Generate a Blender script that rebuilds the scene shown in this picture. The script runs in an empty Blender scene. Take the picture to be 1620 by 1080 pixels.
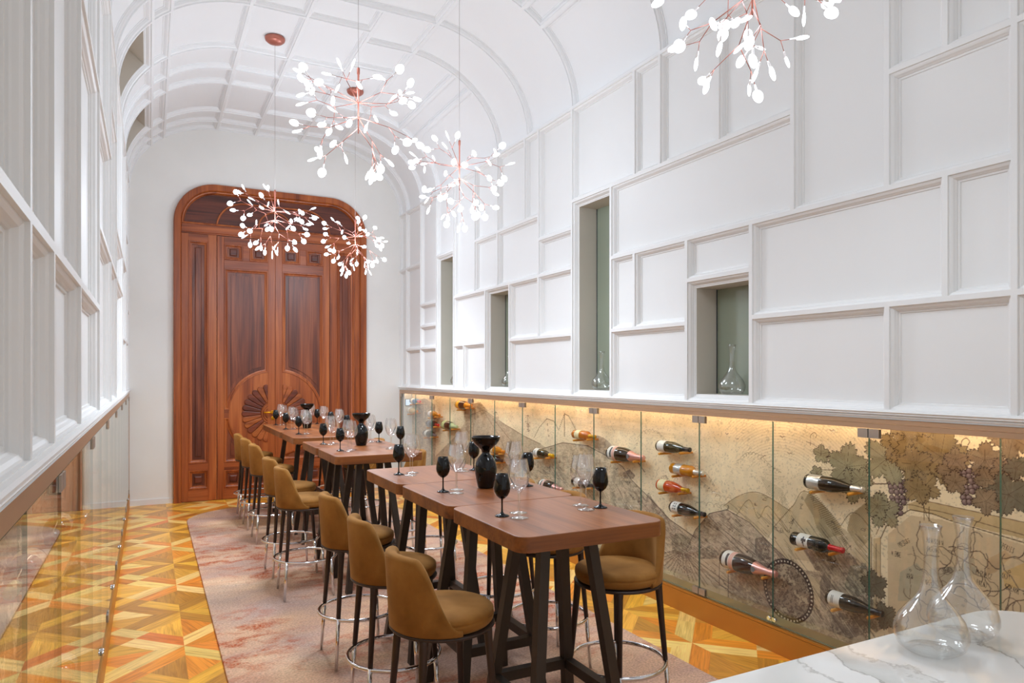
import bpy, bmesh, math, random
import numpy as np
from mathutils import Vector, Matrix
PI = math.pi
sc = bpy.context.scene
COL = sc.collection
R = math.radians

# ------------------------------------------------------------------ helpers
def lin(c):
    c = c/255.0
    return c/12.92 if c <= 0.04045 else ((c+0.055)/1.055)**2.4
def C(r, g, b): return (lin(r), lin(g), lin(b), 1.0)

class MB:
    """collects faces for ONE mesh object"""
    def __init__(s): s.v=[]; s.f=[]; s.m=[]; s.uv=None; s.col=None; s.sm=[]
    def face(s, pts, m=0, smooth=False):
        i=len(s.v); s.v.extend([tuple(p) for p in pts]); s.f.append(tuple(range(i,i+len(pts)))); s.m.append(m); s.sm.append(smooth)
    def box(s, x0,y0,z0,x1,y1,z1, m=0):
        p=[(x0,y0,z0),(x1,y0,z0),(x1,y1,z0),(x0,y1,z0),(x0,y0,z1),(x1,y0,z1),(x1,y1,z1),(x0,y1,z1)]
        s.hexa(p,m)
    def hexa(s,p,m=0):
        i=len(s.v); s.v.extend([tuple(q) for q in p])
        for f in ((3,2,1,0),(4,5,6,7),(0,1,5,4),(1,2,6,5),(2,3,7,6),(3,0,4,7)):
            s.f.append(tuple(i+k for k in f)); s.m.append(m); s.sm.append(False)
    def rings(s, rings, m=0, closed=True, cap0=False, cap1=False, smooth=True):
        """consecutive loops of equal length joined with quads"""
        base=[]
        for r in rings:
            base.append(len(s.v)); s.v.extend([tuple(q) for q in r])
        n=len(rings[0])
        for a,b in zip(base[:-1],base[1:]):
            for k in range(n if closed else n-1):
                k2=(k+1)%n
                s.f.append((a+k,a+k2,b+k2,b+k)); s.m.append(m); s.sm.append(smooth)
        if cap0: s.f.append(tuple(base[0]+k for k in reversed(range(n)))); s.m.append(m); s.sm.append(False)
        if cap1: s.f.append(tuple(base[-1]+k for k in range(n))); s.m.append(m); s.sm.append(False)
    def lathe(s, prof, n=32, m=0, o=(0,0,0), cap0=False, cap1=False, smooth=True):
        rs=[]
        for r,z in prof:
            r=max(r,1e-5)
            rs.append([(o[0]+r*math.cos(2*PI*k/n),o[1]+r*math.sin(2*PI*k/n),o[2]+z) for k in range(n)])
        s.rings(rs,m,True,cap0,cap1,smooth)
    def tube(s, pts, r, n=8, m=0, cap=True, closed=False):
        pts=[Vector(p) for p in pts]; rr=r if isinstance(r,(list,tuple)) else [r]*len(pts)
        rs=[]; up=None
        N=len(pts)
        for i,p in enumerate(pts):
            a=pts[(i-1)%N] if (closed or i>0) else p
            b=pts[(i+1)%N] if (closed or i<N-1) else p
            t=(b-a).normalized()
            if up is None:
                up=Vector((0,0,1)) if abs(t.z)<.9 else Vector((1,0,0))
            u=(up-t*up.dot(t)).normalized(); w=t.cross(u); up=u
            rs.append([p+(u*math.cos(2*PI*k/n)+w*math.sin(2*PI*k/n))*rr[i] for k in range(n)])
        if closed: rs.append(rs[0])
        s.rings(rs,m,True,cap and not closed,cap and not closed,True)
    def prism(s, poly, z0, z1, m=0, bevel=0.0, place=None):
        """poly in a plane, extruded from z0 to z1 (z1 end rounded over by bevel); place maps (a,b,c)"""
        pl=place or (lambda a,b,c:(a,b,c))
        L=[[pl(a,b,z0) for a,b in poly]]
        if bevel:
            d=1 if z1>z0 else -1
            L.append([pl(a,b,z1-d*bevel) for a,b in poly])
            q=offset_poly(poly,bevel*.35); L.append([pl(a,b,z1-d*bevel*.35) for a,b in q])
            q=offset_poly(poly,bevel); L.append([pl(a,b,z1) for a,b in q])
        else: L.append([pl(a,b,z1) for a,b in poly])
        s.rings(L,m,True,True,True,False)
    def build(s, name, mats, parent=None, auto=None, recalc=False, weld=False):
        me=bpy.data.meshes.new(name)
        me.from_pydata(s.v,[],s.f)
        me.polygons.foreach_set('material_index',s.m)
        me.polygons.foreach_set('use_smooth',s.sm)
        for mt in (mats if isinstance(mats,(list,tuple)) else [mats]): me.materials.append(mt)
        if s.uv is not None:
            uvl=me.uv_layers.new(name='grain'); uvl.data.foreach_set('uv',[c for uv in s.uv for c in uv])
        if s.col is not None:
            at=me.color_attributes.new('tone','FLOAT_COLOR','CORNER'); at.data.foreach_set('color',[c for q in s.col for c in q])
        if weld or recalc:
            bm=bmesh.new(); bm.from_mesh(me)
            if weld: bmesh.ops.remove_doubles(bm,verts=bm.verts,dist=1e-5)
            if recalc: bmesh.ops.recalc_face_normals(bm,faces=bm.faces)
            bm.to_mesh(me); bm.free()
        if auto is not None:
            me.polygons.foreach_set('use_smooth',[True]*len(me.polygons)); me.set_sharp_from_angle(angle=R(auto))
        me.update()
        o=bpy.data.objects.new(name,me); COL.objects.link(o)
        if parent: o.parent=parent
        return o

def offset_poly(P,d):
    """inward offset of a polygon (either winding) with mitres"""
    n=len(P); A=sum(P[i][0]*P[(i+1)%n][1]-P[(i+1)%n][0]*P[i][1] for i in range(n)); sg=1 if A>0 else -1
    out=[]
    for i in range(n):
        p0=Vector(P[i-1]); p1=Vector(P[i]); p2=Vector(P[(i+1)%n])
        e1=(p1-p0); e2=(p2-p1)
        if e1.length<1e-9: e1=e2
        if e2.length<1e-9: e2=e1
        e1.normalize(); e2.normalize()
        n1=Vector((-e1.y,e1.x))*sg; n2=Vector((-e2.y,e2.x))*sg
        b=n1+n2
        k=d/max(.35,(1+n1.dot(n2)))
        out.append((p1.x+b.x*k,p1.y+b.y*k))
    return out

def clip_poly(poly,x0,y0,x1,y1):
    for ax,lim,sg in ((0,x0,1),(0,x1,-1),(1,y0,1),(1,y1,-1)):
        out=[]
        for i,p in enumerate(poly):
            q=poly[i-1]; dp=(p[ax]-lim)*sg; dq=(q[ax]-lim)*sg
            if (dp>=0)!=(dq>=0):
                t=dq/(dq-dp); out.append((q[0]+(p[0]-q[0])*t,q[1]+(p[1]-q[1])*t))
            if dp>=0: out.append(p)
        poly=out
        if len(poly)<3: return None
    return poly
def rrect(x0,y0,x1,y1,r,n=6):
    out=[]
    for cx,cy,a0 in ((x1-r,y1-r,0),(x0+r,y1-r,90),(x0+r,y0+r,180),(x1-r,y0+r,270)):
        for k in range(n+1):
            a=R(a0+90*k/n); out.append((cx+r*math.cos(a),cy+r*math.sin(a)))
    return out

def empty(name, loc=(0,0,0), rz=0.0):
    o=bpy.data.objects.new(name,None); o.empty_display_size=.1; COL.objects.link(o); o.location=loc; o.rotation_euler=(0,0,rz); return o
def tag(o,label,cat,group=None,kind=None):
    o['label']=label; o['category']=cat
    if group: o['group']=group
    if kind: o['kind']=kind
    return o
def copy_tree(o,parent=None):
    c=o.copy(); COL.objects.link(c); c.parent=parent
    for ch in list(o.children): copy_tree(ch,c)
    return c
ORD=['first','second','third','fourth','fifth','sixth','seventh','eighth','ninth','tenth','eleventh','twelfth','thirteenth','fourteenth','fifteenth','sixteenth']

# ------------------------------------------------------------------ materials
MATS={}
def new_mat(name):
    m=bpy.data.materials.new(name); m.use_nodes=True; nt=m.node_tree
    b=nt.nodes['Principled BSDF']; MATS[name]=m
    return m,nt,b
def plain(name,col,rough=.5,metal=0.0,spec=.5,**k):
    m,nt,b=new_mat(name)
    b.inputs['Base Color'].default_value=col; b.inputs['Roughness'].default_value=rough; b.inputs['Metallic'].default_value=metal
    b.inputs['Specular IOR Level'].default_value=spec
    for kk,v in k.items(): b.inputs[kk].default_value=v
    return m
def N(nt,t,**k):
    n=nt.nodes.new(t)
    for a,v in k.items(): setattr(n,a,v)
    return n
def ramp(nt,stops):
    n=nt.nodes.new('ShaderNodeValToRGB'); e=n.color_ramp.elements
    while len(e)>1: e.remove(e[-1])
    e[0].position=stops[0][0]; e[0].color=stops[0][1]
    for p,c in stops[1:]:
        x=e.new(p); x.color=c
    return n
def bump(nt,b,src,strength=.2,dist=.01):
    n=N(nt,'ShaderNodeBump'); n.inputs['Strength'].default_value=strength; n.inputs['Distance'].default_value=dist
    nt.links.new(src,n.inputs['Height']); nt.links.new(n.outputs['Normal'],b.inputs['Normal'])
def paint(name,col,rough=.55,var=.03,bumpy=.05):
    m,nt,b=new_mat(name); b.inputs['Roughness'].default_value=rough; b.inputs['Specular IOR Level'].default_value=.35
    tc=N(nt,'ShaderNodeTexCoord'); n=N(nt,'ShaderNodeTexNoise'); n.inputs['Scale'].default_value=2.3; n.inputs['Detail'].default_value=4
    nt.links.new(tc.outputs['Object'],n.inputs['Vector'])
    d=tuple(c*(1-var) for c in col[:3])+(1,)
    r=ramp(nt,[(.3,d),(.7,col)]); nt.links.new(n.outputs['Fac'],r.inputs['Fac']); nt.links.new(r.outputs['Color'],b.inputs['Base Color'])
    n2=N(nt,'ShaderNodeTexNoise'); n2.inputs['Scale'].default_value=180; nt.links.new(tc.outputs['Object'],n2.inputs['Vector'])
    bump(nt,b,n2.outputs['Fac'],bumpy,.002)
    return m
def wood(name,dark,mid,light,axis=2,scale=1.0,rough=.4,coat=.0,fine=1.0):
    m,nt,b=new_mat(name); b.inputs['Roughness'].default_value=rough; b.inputs['Coat Weight'].default_value=coat; b.inputs['Coat Roughness'].default_value=.25
    tc=N(nt,'ShaderNodeTexCoord'); oi=N(nt,'ShaderNodeObjectInfo')
    mp=N(nt,'ShaderNodeMapping'); s=[9.0*scale]*3; s[axis]=.55*scale; mp.inputs['Scale'].default_value=s
    add=N(nt,'ShaderNodeVectorMath',operation='ADD'); mul=N(nt,'ShaderNodeVectorMath',operation='SCALE'); mul.inputs[0].default_value=(3.1,7.7,5.3)
    nt.links.new(oi.outputs['Random'],mul.inputs['Scale']); nt.links.new(tc.outputs['Object'],add.inputs[0]); nt.links.new(mul.outputs['Vector'],add.inputs[1])
    nt.links.new(add.outputs['Vector'],mp.inputs['Vector'])
    n=N(nt,'ShaderNodeTexNoise'); n.inputs['Scale'].default_value=1.0; n.inputs['Detail'].default_value=5; n.inputs['Distortion'].default_value=1.2
    nt.links.new(mp.outputs['Vector'],n.inputs['Vector'])
    mp2=N(nt,'ShaderNodeMapping'); s=[95.0*fine]*3; s[axis]=2.2; mp2.inputs['Scale'].default_value=s
    nt.links.new(add.outputs['Vector'],mp2.inputs['Vector'])
    n2=N(nt,'ShaderNodeTexNoise'); n2.inputs['Scale'].default_value=1.0; n2.inputs['Detail'].default_value=3; nt.links.new(mp2.outputs['Vector'],n2.inputs['Vector'])
    mx=N(nt,'ShaderNodeMath',operation='MULTIPLY_ADD'); mx.inputs[1].default_value=.45; nt.links.new(n2.outputs['Fac'],mx.inputs[0])
    sb=N(nt,'ShaderNodeMath',operation='SUBTRACT'); sb.inputs[1].default_value=.225; nt.links.new(n.outputs['Fac'],sb.inputs[0]); nt.links.new(sb.outputs[0],mx.inputs[2])
    r=ramp(nt,[(.25,dark),(.5,mid),(.75,light)]); nt.links.new(mx.outputs[0],r.inputs['Fac']); nt.links.new(r.outputs['Color'],b.inputs['Base Color'])
    bump(nt,b,n2.outputs['Fac'],.12,.002)
    return m
def thin_glass(name,tint=(.985,.99,.985,1),ior=1.5,rough=0.0,refl=1.0):
    """clear sheet: mirror by Fresnel, otherwise see-through"""
    m=bpy.data.materials.new(name); m.use_nodes=True; nt=m.node_tree; nt.nodes.clear(); MATS[name]=m
    out=N(nt,'ShaderNodeOutputMaterial'); mix=N(nt,'ShaderNodeMixShader'); t=N(nt,'ShaderNodeBsdfTransparent'); g=N(nt,'ShaderNodeBsdfGlossy'); fr=N(nt,'ShaderNodeFresnel')
    t.inputs['Color'].default_value=tint; g.inputs['Roughness'].default_value=rough; g.inputs['Color'].default_value=(refl,refl,refl,1); ge=N(nt,'ShaderNodeNewGeometry'); mr=N(nt,'ShaderNodeMapRange'); mr.inputs['To Min'].default_value=ior; mr.inputs['To Max'].default_value=1/ior
    nt.links.new(ge.outputs['Backfacing'],mr.inputs['Value']); nt.links.new(mr.outputs['Result'],fr.inputs['IOR'])
    nt.links.new(fr.outputs['Fac'],mix.inputs['Fac']); nt.links.new(t.outputs['BSDF'],mix.inputs[1]); nt.links.new(g.outputs['BSDF'],mix.inputs[2]); nt.links.new(mix.outputs['Shader'],out.inputs['Surface'])
    return m
def rim_tint(m,c0,c1,ex=3.0):
    """walls seen edge-on let less light through"""
    nt=m.node_tree; t=[n for n in nt.nodes if n.type=='BSDF_TRANSPARENT'][0]; lw=N(nt,'ShaderNodeLayerWeight'); lw.inputs['Blend'].default_value=.5
    pw=N(nt,'ShaderNodeMath',operation='POWER'); pw.inputs[1].default_value=ex; nt.links.new(lw.outputs['Facing'],pw.inputs[0])
    r=ramp(nt,[(0,c0),(1,c1)]); nt.links.new(pw.outputs[0],r.inputs['Fac']); nt.links.new(r.outputs['Color'],t.inputs['Color'])
def emit(name,col,strength,sampling='AUTO'):
    m,nt,b=new_mat(name); b.inputs['Base Color'].default_value=(.8,.8,.8,1); b.inputs['Emission Color'].default_value=col; b.inputs['Emission Strength'].default_value=strength
    m.cycles.emission_sampling=sampling
    return m

WHITE=paint('white_paint',(.80,.795,.785,1),.5,.02,.03)
CEIL=paint('ceiling_paint',(.82,.825,.83,1),.55,.02,.02)
PLASTER=paint('plaster_paint',(.85,.84,.81,1),.6,.04,.05)
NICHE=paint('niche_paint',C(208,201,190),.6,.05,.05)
NGLASS=plain('niche_glass',C(142,150,132),.12,0,.6)
BRONZE=plain('bronze_metal',C(186,152,122),.35,.35)
GOLDM=plain('brass_plinth',C(190,128,52),.42,.35)
SHELFM=plain('shelf_metal',C(170,150,110),.35,.4)
HINGE=plain('hinge_metal',C(172,160,148),.35,.5)
CHROME=plain('chrome',C(225,225,228),.07,1.0)
COPPER=plain('copper_paint',C(178,108,92),.38,.45)
DARKLEG=plain('dark_brown_metal',C(62,48,42),.42,.25)
TABLELEG=plain('black_brown_steel',C(62,53,46),.45,.3)
BLACKGL=plain('black_glass',(.004,.004,.004,1),.03,0,.4)
PANE=thin_glass('door_glass',(.975,.985,.978,1),1.5)
PEDGE=plain('glass_edge',C(44,120,110),.12,0,.6,**{'Alpha':.85})
CRYSTAL=thin_glass('crystal_glass',(.955,.96,.96,1),2.6)
DECG=thin_glass('decanter_glass',(.955,.962,.96,1),1.75)
rim_tint(CRYSTAL,(.97,.975,.975,1),(.45,.44,.44,1)); rim_tint(DECG,(.975,.98,.978,1),(.72,.71,.70,1))
BRASS=plain('brass',C(235,170,40),.22,.9)
PEGW=wood('peg_wood',C(190,112,26),C(226,150,48),C(240,180,80),axis=0,scale=3)
DW1=wood('door_wood_frame',C(104,44,16),C(156,78,32),C(184,104,50),axis=2,scale=.9,rough=.38)
DW2=wood('door_wood_panel',C(66,28,16),C(112,53,29),C(148,80,45),axis=2,scale=1.1,rough=.38)
DW3=wood('door_wood_rail',C(98,42,18),C(150,74,33),C(178,98,48),axis=0,scale=.9,rough=.38)
DW4=wood('door_wood_dark',C(54,20,12),C(92,40,24),C(122,58,34),axis=0,scale=1.0,rough=.36)
DW5=wood('door_wood_gold',C(116,52,20),C(152,78,32),C(176,100,46),axis=0,scale=1.0,rough=.36)
DW6=wood('door_wood_petal',C(70,28,16),C(112,50,28),C(138,70,40),axis=0,scale=1.0,rough=.36)
TTOP=wood('table_wood',C(108,57,26),C(150,86,43),C(170,106,58),axis=1,scale=.8,rough=.36,coat=.12,fine=.8)
TEDGE=wood('table_edge_wood',C(92,48,22),C(132,76,34),C(156,96,48),axis=0,scale=1.0,rough=.4,fine=.8)
GLOW=emit('lamp_glow',(.88,.94,1,1),2.4,'NONE')
HOLDER=plain('lamp_holder',C(220,214,212),.4,0,.5)
LED=emit('led_strip',(1.0,.78,.54,1),15.0)

def velvet():
    m,nt,b=new_mat('mustard_velvet'); b.inputs['Roughness'].default_value=.85; b.inputs['Specular IOR Level'].default_value=.2
    tc=N(nt,'ShaderNodeTexCoord'); n=N(nt,'ShaderNodeTexNoise'); n.inputs['Scale'].default_value=7; n.inputs['Detail'].default_value=6; nt.links.new(tc.outputs['Object'],n.inputs['Vector'])
    r=ramp(nt,[(.3,C(124,82,32)),(.55,C(150,102,46)),(.8,C(172,124,64))]); nt.links.new(n.outputs['Fac'],r.inputs['Fac']); nt.links.new(r.outputs['Color'],b.inputs['Base Color'])
    b.inputs['Sheen Weight'].default_value=.35; b.inputs['Sheen Roughness'].default_value=.4; b.inputs['Sheen Tint'].default_value=C(240,200,140)
    n2=N(nt,'ShaderNodeTexNoise'); n2.inputs['Scale'].default_value=420; nt.links.new(tc.outputs['Object'],n2.inputs['Vector']); bump(nt,b,n2.outputs['Fac'],.25,.002)
    return m
VELVET=velvet()
def parquet():
    m,nt,b=new_mat('parquet_wood'); b.inputs['Roughness'].default_value=.3; b.inputs['Coat Weight'].default_value=.15; b.inputs['Coat Roughness'].default_value=.2
    a=N(nt,'ShaderNodeVertexColor'); a.layer_name='tone'
    uv=N(nt,'ShaderNodeUVMap'); uv.uv_map='grain'
    mp=N(nt,'ShaderNodeMapping'); mp.inputs['Scale'].default_value=(2.2,26,1); nt.links.new(uv.outputs['UV'],mp.inputs['Vector'])
    n=N(nt,'ShaderNodeTexNoise'); n.inputs['Scale'].default_value=1; n.inputs['Detail'].default_value=5; n.inputs['Distortion'].default_value=1.6; nt.links.new(mp.outputs['Vector'],n.inputs['Vector'])
    mp2=N(nt,'ShaderNodeMapping'); mp2.inputs['Scale'].default_value=(6,190,1); nt.links.new(uv.outputs['UV'],mp2.inputs['Vector'])
    n2=N(nt,'ShaderNodeTexNoise'); n2.inputs['Scale'].default_value=1; n2.inputs['Detail'].default_value=2; nt.links.new(mp2.outputs['Vector'],n2.inputs['Vector'])
    r=ramp(nt,[(.3,(.76,.68,.55,1)),(.5,(1,1,1,1)),(.72,(1.18,1.18,1.15,1))]); nt.links.new(n.outputs['Fac'],r.inputs['Fac'])
    r2=ramp(nt,[(.3,(.8,.78,.72,1)),(.6,(1.05,1.05,1.05,1))]); nt.links.new(n2.outputs['Fac'],r2.inputs['Fac'])
    m1=N(nt,'ShaderNodeMix',data_type='RGBA',blend_type='MULTIPLY'); m1.inputs['Factor'].default_value=1; nt.links.new(a.outputs['Color'],m1.inputs[6]); nt.links.new(r.outputs['Color'],m1.inputs[7])
    m2=N(nt,'ShaderNodeMix',data_type='RGBA',blend_type='MULTIPLY'); m2.inputs['Factor'].default_value=1; nt.links.new(m1.outputs[2],m2.inputs[6]); nt.links.new(r2.outputs['Color'],m2.inputs[7])
    nt.links.new(m2.outputs[2],b.inputs['Base Color'])
    return m
PARQ=parquet()
def rugmat():
    m,nt,b=new_mat('rug_wool'); b.inputs['Roughness'].default_value=.95; b.inputs['Specular IOR Level'].default_value=.1
    tc=N(nt,'ShaderNodeTexCoord')
    def noise(sx,sy,det,dist=0,off=0):
        mp=N(nt,'ShaderNodeMapping'); mp.inputs['Scale'].default_value=(sx,sy,1); mp.inputs['Location'].default_value=(off,off*1.7,0); nt.links.new(tc.outputs['Object'],mp.inputs['Vector'])
        n=N(nt,'ShaderNodeTexNoise'); n.inputs['Scale'].default_value=1; n.inputs['Detail'].default_value=det; n.inputs['Distortion'].default_value=dist; n.inputs['Roughness'].default_value=.62; nt.links.new(mp.outputs['Vector'],n.inputs['Vector']); return n
    a=noise(.9,1.5,6,.6); r=ramp(nt,[(.3,C(186,158,146)),(.45,C(210,170,148)),(.56,C(226,184,152)),(.68,C(240,208,172))]); nt.links.new(a.outputs['Fac'],r.inputs['Fac'])
    g=noise(.8,1.1,5,.4,9); rg=ramp(nt,[(.5,(0,0,0,1)),(.66,(1,1,1,1))]); nt.links.new(g.outputs['Fac'],rg.inputs['Fac'])
    mg=N(nt,'ShaderNodeMix',data_type='RGBA'); mg.inputs[7].default_value=C(184,160,150); nt.links.new(r.outputs['Color'],mg.inputs[6])
    fg=N(nt,'ShaderNodeMath',operation='MULTIPLY'); fg.inputs[1].default_value=.7; nt.links.new(rg.outputs['Color'],fg.inputs[0]); nt.links.new(fg.outputs[0],mg.inputs[0])
    o=noise(5.5,9,10,.3,3); ro=ramp(nt,[(.48,(0,0,0,1)),(.60,(1,1,1,1))]); nt.links.new(o.outputs['Fac'],ro.inputs['Fac'])
    o2=noise(.7,.9,2,0,5); ro2=ramp(nt,[(.44,(0,0,0,1)),(.58,(1,1,1,1))]); nt.links.new(o2.outputs['Fac'],ro2.inputs['Fac'])
    sk=noise(60,85,4,0,2); rk=ramp(nt,[(.42,(.35,.35,.35,1)),(.58,(1,1,1,1))]); nt.links.new(sk.outputs['Fac'],rk.inputs['Fac']); fk=N(nt,'ShaderNodeMath',operation='MULTIPLY'); nt.links.new(ro.outputs['Color'],fk.inputs[0]); nt.links.new(rk.outputs['Color'],fk.inputs[1])
    fo=N(nt,'ShaderNodeMath',operation='MULTIPLY'); nt.links.new(fk.outputs[0],fo.inputs[0]); nt.links.new(ro2.outputs['Color'],fo.inputs[1])
    mo=N(nt,'ShaderNodeMix',data_type='RGBA'); mo.inputs[7].default_value=C(188,84,42); nt.links.new(mg.outputs[2],mo.inputs[6]); nt.links.new(fo.outputs[0],mo.inputs[0])
    f=noise(75,110,4); rf=ramp(nt,[(.3,(.62,.60,.60,1)),(.62,(1.1,1.1,1.1,1))]); nt.links.new(f.outputs['Fac'],rf.inputs['Fac'])
    mf=N(nt,'ShaderNodeMix',data_type='RGBA',blend_type='MULTIPLY'); mf.inputs[0].default_value=1; nt.links.new(mo.outputs[2],mf.inputs[6]); nt.links.new(rf.outputs['Color'],mf.inputs[7])
    nt.links.new(mf.outputs[2],b.inputs['Base Color']); bump(nt,b,f.outputs['Fac'],.5,.004)
    return m
RUG=rugmat()
def marble():
    m,nt,b=new_mat('white_marble'); b.inputs['Roughness'].default_value=.08; b.inputs['Specular IOR Level'].default_value=.5
    tc=N(nt,'ShaderNodeTexCoord'); sp=N(nt,'ShaderNodeSeparateXYZ'); nt.links.new(tc.outputs['Object'],sp.inputs[0])
    n=N(nt,'ShaderNodeTexNoise'); n.inputs['Scale'].default_value=3.2; n.inputs['Detail'].default_value=7; n.inputs['Roughness'].default_value=.6; nt.links.new(tc.outputs['Object'],n.inputs['Vector'])
    k=N(nt,'ShaderNodeMath',operation='MULTIPLY_ADD'); k.inputs[1].default_value=.42; nt.links.new(n.outputs['Fac'],k.inputs[0])
    k2=N(nt,'ShaderNodeMath',operation='MULTIPLY_ADD'); k2.inputs[1].default_value=-.28; nt.links.new(sp.outputs['Y'],k2.inputs[0]); nt.links.new(sp.outputs['X'],k2.inputs[2]); nt.links.new(k2.outputs[0],k.inputs[2])
    k3=N(nt,'ShaderNodeMath',operation='ADD'); k3.inputs[1].default_value=.5; nt.links.new(k.outputs[0],k3.inputs[0])
    w=C(240,239,235); g=C(206,206,200)
    r=ramp(nt,[(0,w),(.335,w),(.345,C(186,184,178)),(.352,w),(.455,w),(.463,C(150,148,140)),(.468,g),(.53,C(220,220,215)),(.56,C(232,231,227)),(.566,C(196,194,188)),(.572,w),(.83,w),(.836,C(176,174,168)),(.842,C(226,226,222)),(.9,w)])
    nt.links.new(k3.outputs[0],r.inputs['Fac']); nt.links.new(r.outputs['Color'],b.inputs['Base Color'])
    return m
MARBLE=marble()
def vcol(name,rough=.75):
    m,nt,b=new_mat(name); b.inputs['Roughness'].default_value=rough; b.inputs['Specular IOR Level'].default_value=.15
    a=N(nt,'ShaderNodeVertexColor'); a.layer_name='print'; nt.links.new(a.outputs['Color'],b.inputs['Base Color']); return m
PRINT=vcol('printed_wallcovering')
# ------------------------------------------------------------------ the room
XR,XL=3.13,-0.205          # rail faces of the two panelled walls
XC=(XR+XL)/2; YE=9.5; YN=-0.9
ZB,ZS=1.39,3.79
STEPS=[(0,0),(.0125,0),(.0135,.010),(.0190,.0115),(.0265,.017),(.0310,.0275),(.0345,.032),(.0355,.038),(.0440,.039),(.0460,.045),(.0525,.045)]
def cell(mb,P,a0,a1,b0,b1,nb=1,na=1,opening=0.0,om=1,steps=STEPS):
    """one moulded panel: rail edge, stepped moulding, flat field (or an open recess)"""
    def ring(w,d):
        A0,A1,B0,B1=a0+w,a1-w,b0+w,b1-w
        pts=[]
        for k in range(na): pts.append(P(A0+(A1-A0)*k/na,B0,d))
        for k in range(nb): pts.append(P(A1,B0+(B1-B0)*k/nb,d))
        for k in range(na): pts.append(P(A1-(A1-A0)*k/na,B1,d))
        for k in range(nb): pts.append(P(A0,B1-(B1-B0)*k/nb,d))
        return pts
    L=[ring(w,d) for w,d in steps]
    mb.rings(L,0,True,False,False,False)
    w,d=steps[-1]
    if opening:
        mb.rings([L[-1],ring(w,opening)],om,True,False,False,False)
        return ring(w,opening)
    A0,A1,B0,B1=a0+w,a1-w,b0+w,b1-w
    for i in range(na):
        for j in range(nb):
            a,aa=A0+(A1-A0)*i/na,A0+(A1-A0)*(i+1)/na; b,bb=B0+(B1-B0)*j/nb,B0+(B1-B0)*(j+1)/nb
            mb.face([P(a,b,d),P(aa,b,d),P(aa,bb,d),P(a,bb,d)],0)
E_=YE; a_,b_,c_,d_,e_,f_,g_,h_,i_,i2,j_,k_,k2,l_,n_,o_,p_,q_,r_,s_,t_,u_,v_=9.213,8.644,8.078,7.524,6.935,6.376,5.797,5.531,6.667,6.109,7.236,4.964,4.408,4.12,3.833,3.271,2.705,3.56,3.004,2.149,1.874,1.594,1.03
z1,z2,z3,z4,z5=1.905,2.185,2.46,2.79,3.012
RC=[(a_,E_,ZB,z5),(a_,E_,z5,ZS),(b_,a_,ZB,z1),(b_,a_,z1,z5),(b_,a_,z5,ZS),(c_,b_,ZB,z1),(c_,b_,z1,z2),(c_,b_,z2,z3),(c_,b_,z3,ZS),(d_,c_,z5,ZS),
 (e_,d_,z3,ZS),(f_,e_,z3,z5),(f_,e_,z5,ZS),(h_,f_,z3,z5),(g_,f_,z5,ZS),(h_,g_,z5,ZS),(i_,d_,z1,z3),(j_,d_,ZB,z1),(i_,j_,ZB,z1),
 (h_,i2,z1,z3),(k_,h_,z1,z3),(k_,i2,ZB,z1),(k_,h_,z3,z4),(k_,h_,z4,ZS),(l_,k_,z5,ZS),(n_,l_,z5,ZS),(o_,n_,z5,ZS),(p_,o_,z5,ZS),
 (p_,k2,z3,z5),(l_,k2,z1,z3),(q_,l_,z1,z3),(q_,k2,ZB,z1),(r_,q_,z2,z3),(s_,p_,z3,ZS),(t_,r_,z1,z3),(u_,t_,z1,z3),(s_,r_,ZB,z1),(u_,s_,ZB,z1),
 (u_,s_,z3,z5),(t_,s_,z5,ZS),(u_,t_,z5,ZS),(v_,u_,ZB,z1),(v_,u_,z1,z5),(v_,u_,z5,ZS),(.47,v_,ZB,z3),(.47,v_,z3,ZS),(-.2,.47,ZB,z1),(-.2,.47,z1,z5),(-.2,.47,z5,ZS),(YN,-.2,ZB,z3),(YN,-.2,z3,ZS)]
NICHES=[(d_,c_,ZB,z5),(i2,i_,ZB,z3),(k2,k_,ZB,z5),(r_,q_,ZB,z2)]
NX=3.35
mb=MB(); P=lambda a,b,d:(XR+d,a,b)
for c in RC: cell(mb,P,*c)
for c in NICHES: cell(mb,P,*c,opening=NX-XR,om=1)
mb.face([(3.75,YN,-.02),(3.75,YE+.3,-.02),(3.75,YE+.3,5.1),(3.75,YN,5.1)],0)  # unseen outer sheet behind the panels, added to block leaking world light
mb.face([(XR,YN,1.356),(XR,YE,1.356),(3.75,YE,1.356),(3.75,YN,1.356)],0)
wall_r=mb.build('wall_right',[WHITE,NICHE]); tag(wall_r,'white wall of irregular moulded panels with four open niches','wall',kind='structure')
mb=MB()
for y0,y1,zz0,zz1 in NICHES:
    mb.box(NX,y0+.04,zz0+.04,NX+.012,y1-.04,zz1-.04,0)
    mb.box(NX-.004,y1-.0585,zz0+.0525,NX,y1-.0535,zz1-.0525,1)
ng=mb.build('niche_glass',[NGLASS,plain('niche_joint',C(40,50,60),.4)],wall_r); ng['label']='grey green back glass of the niches'

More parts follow.
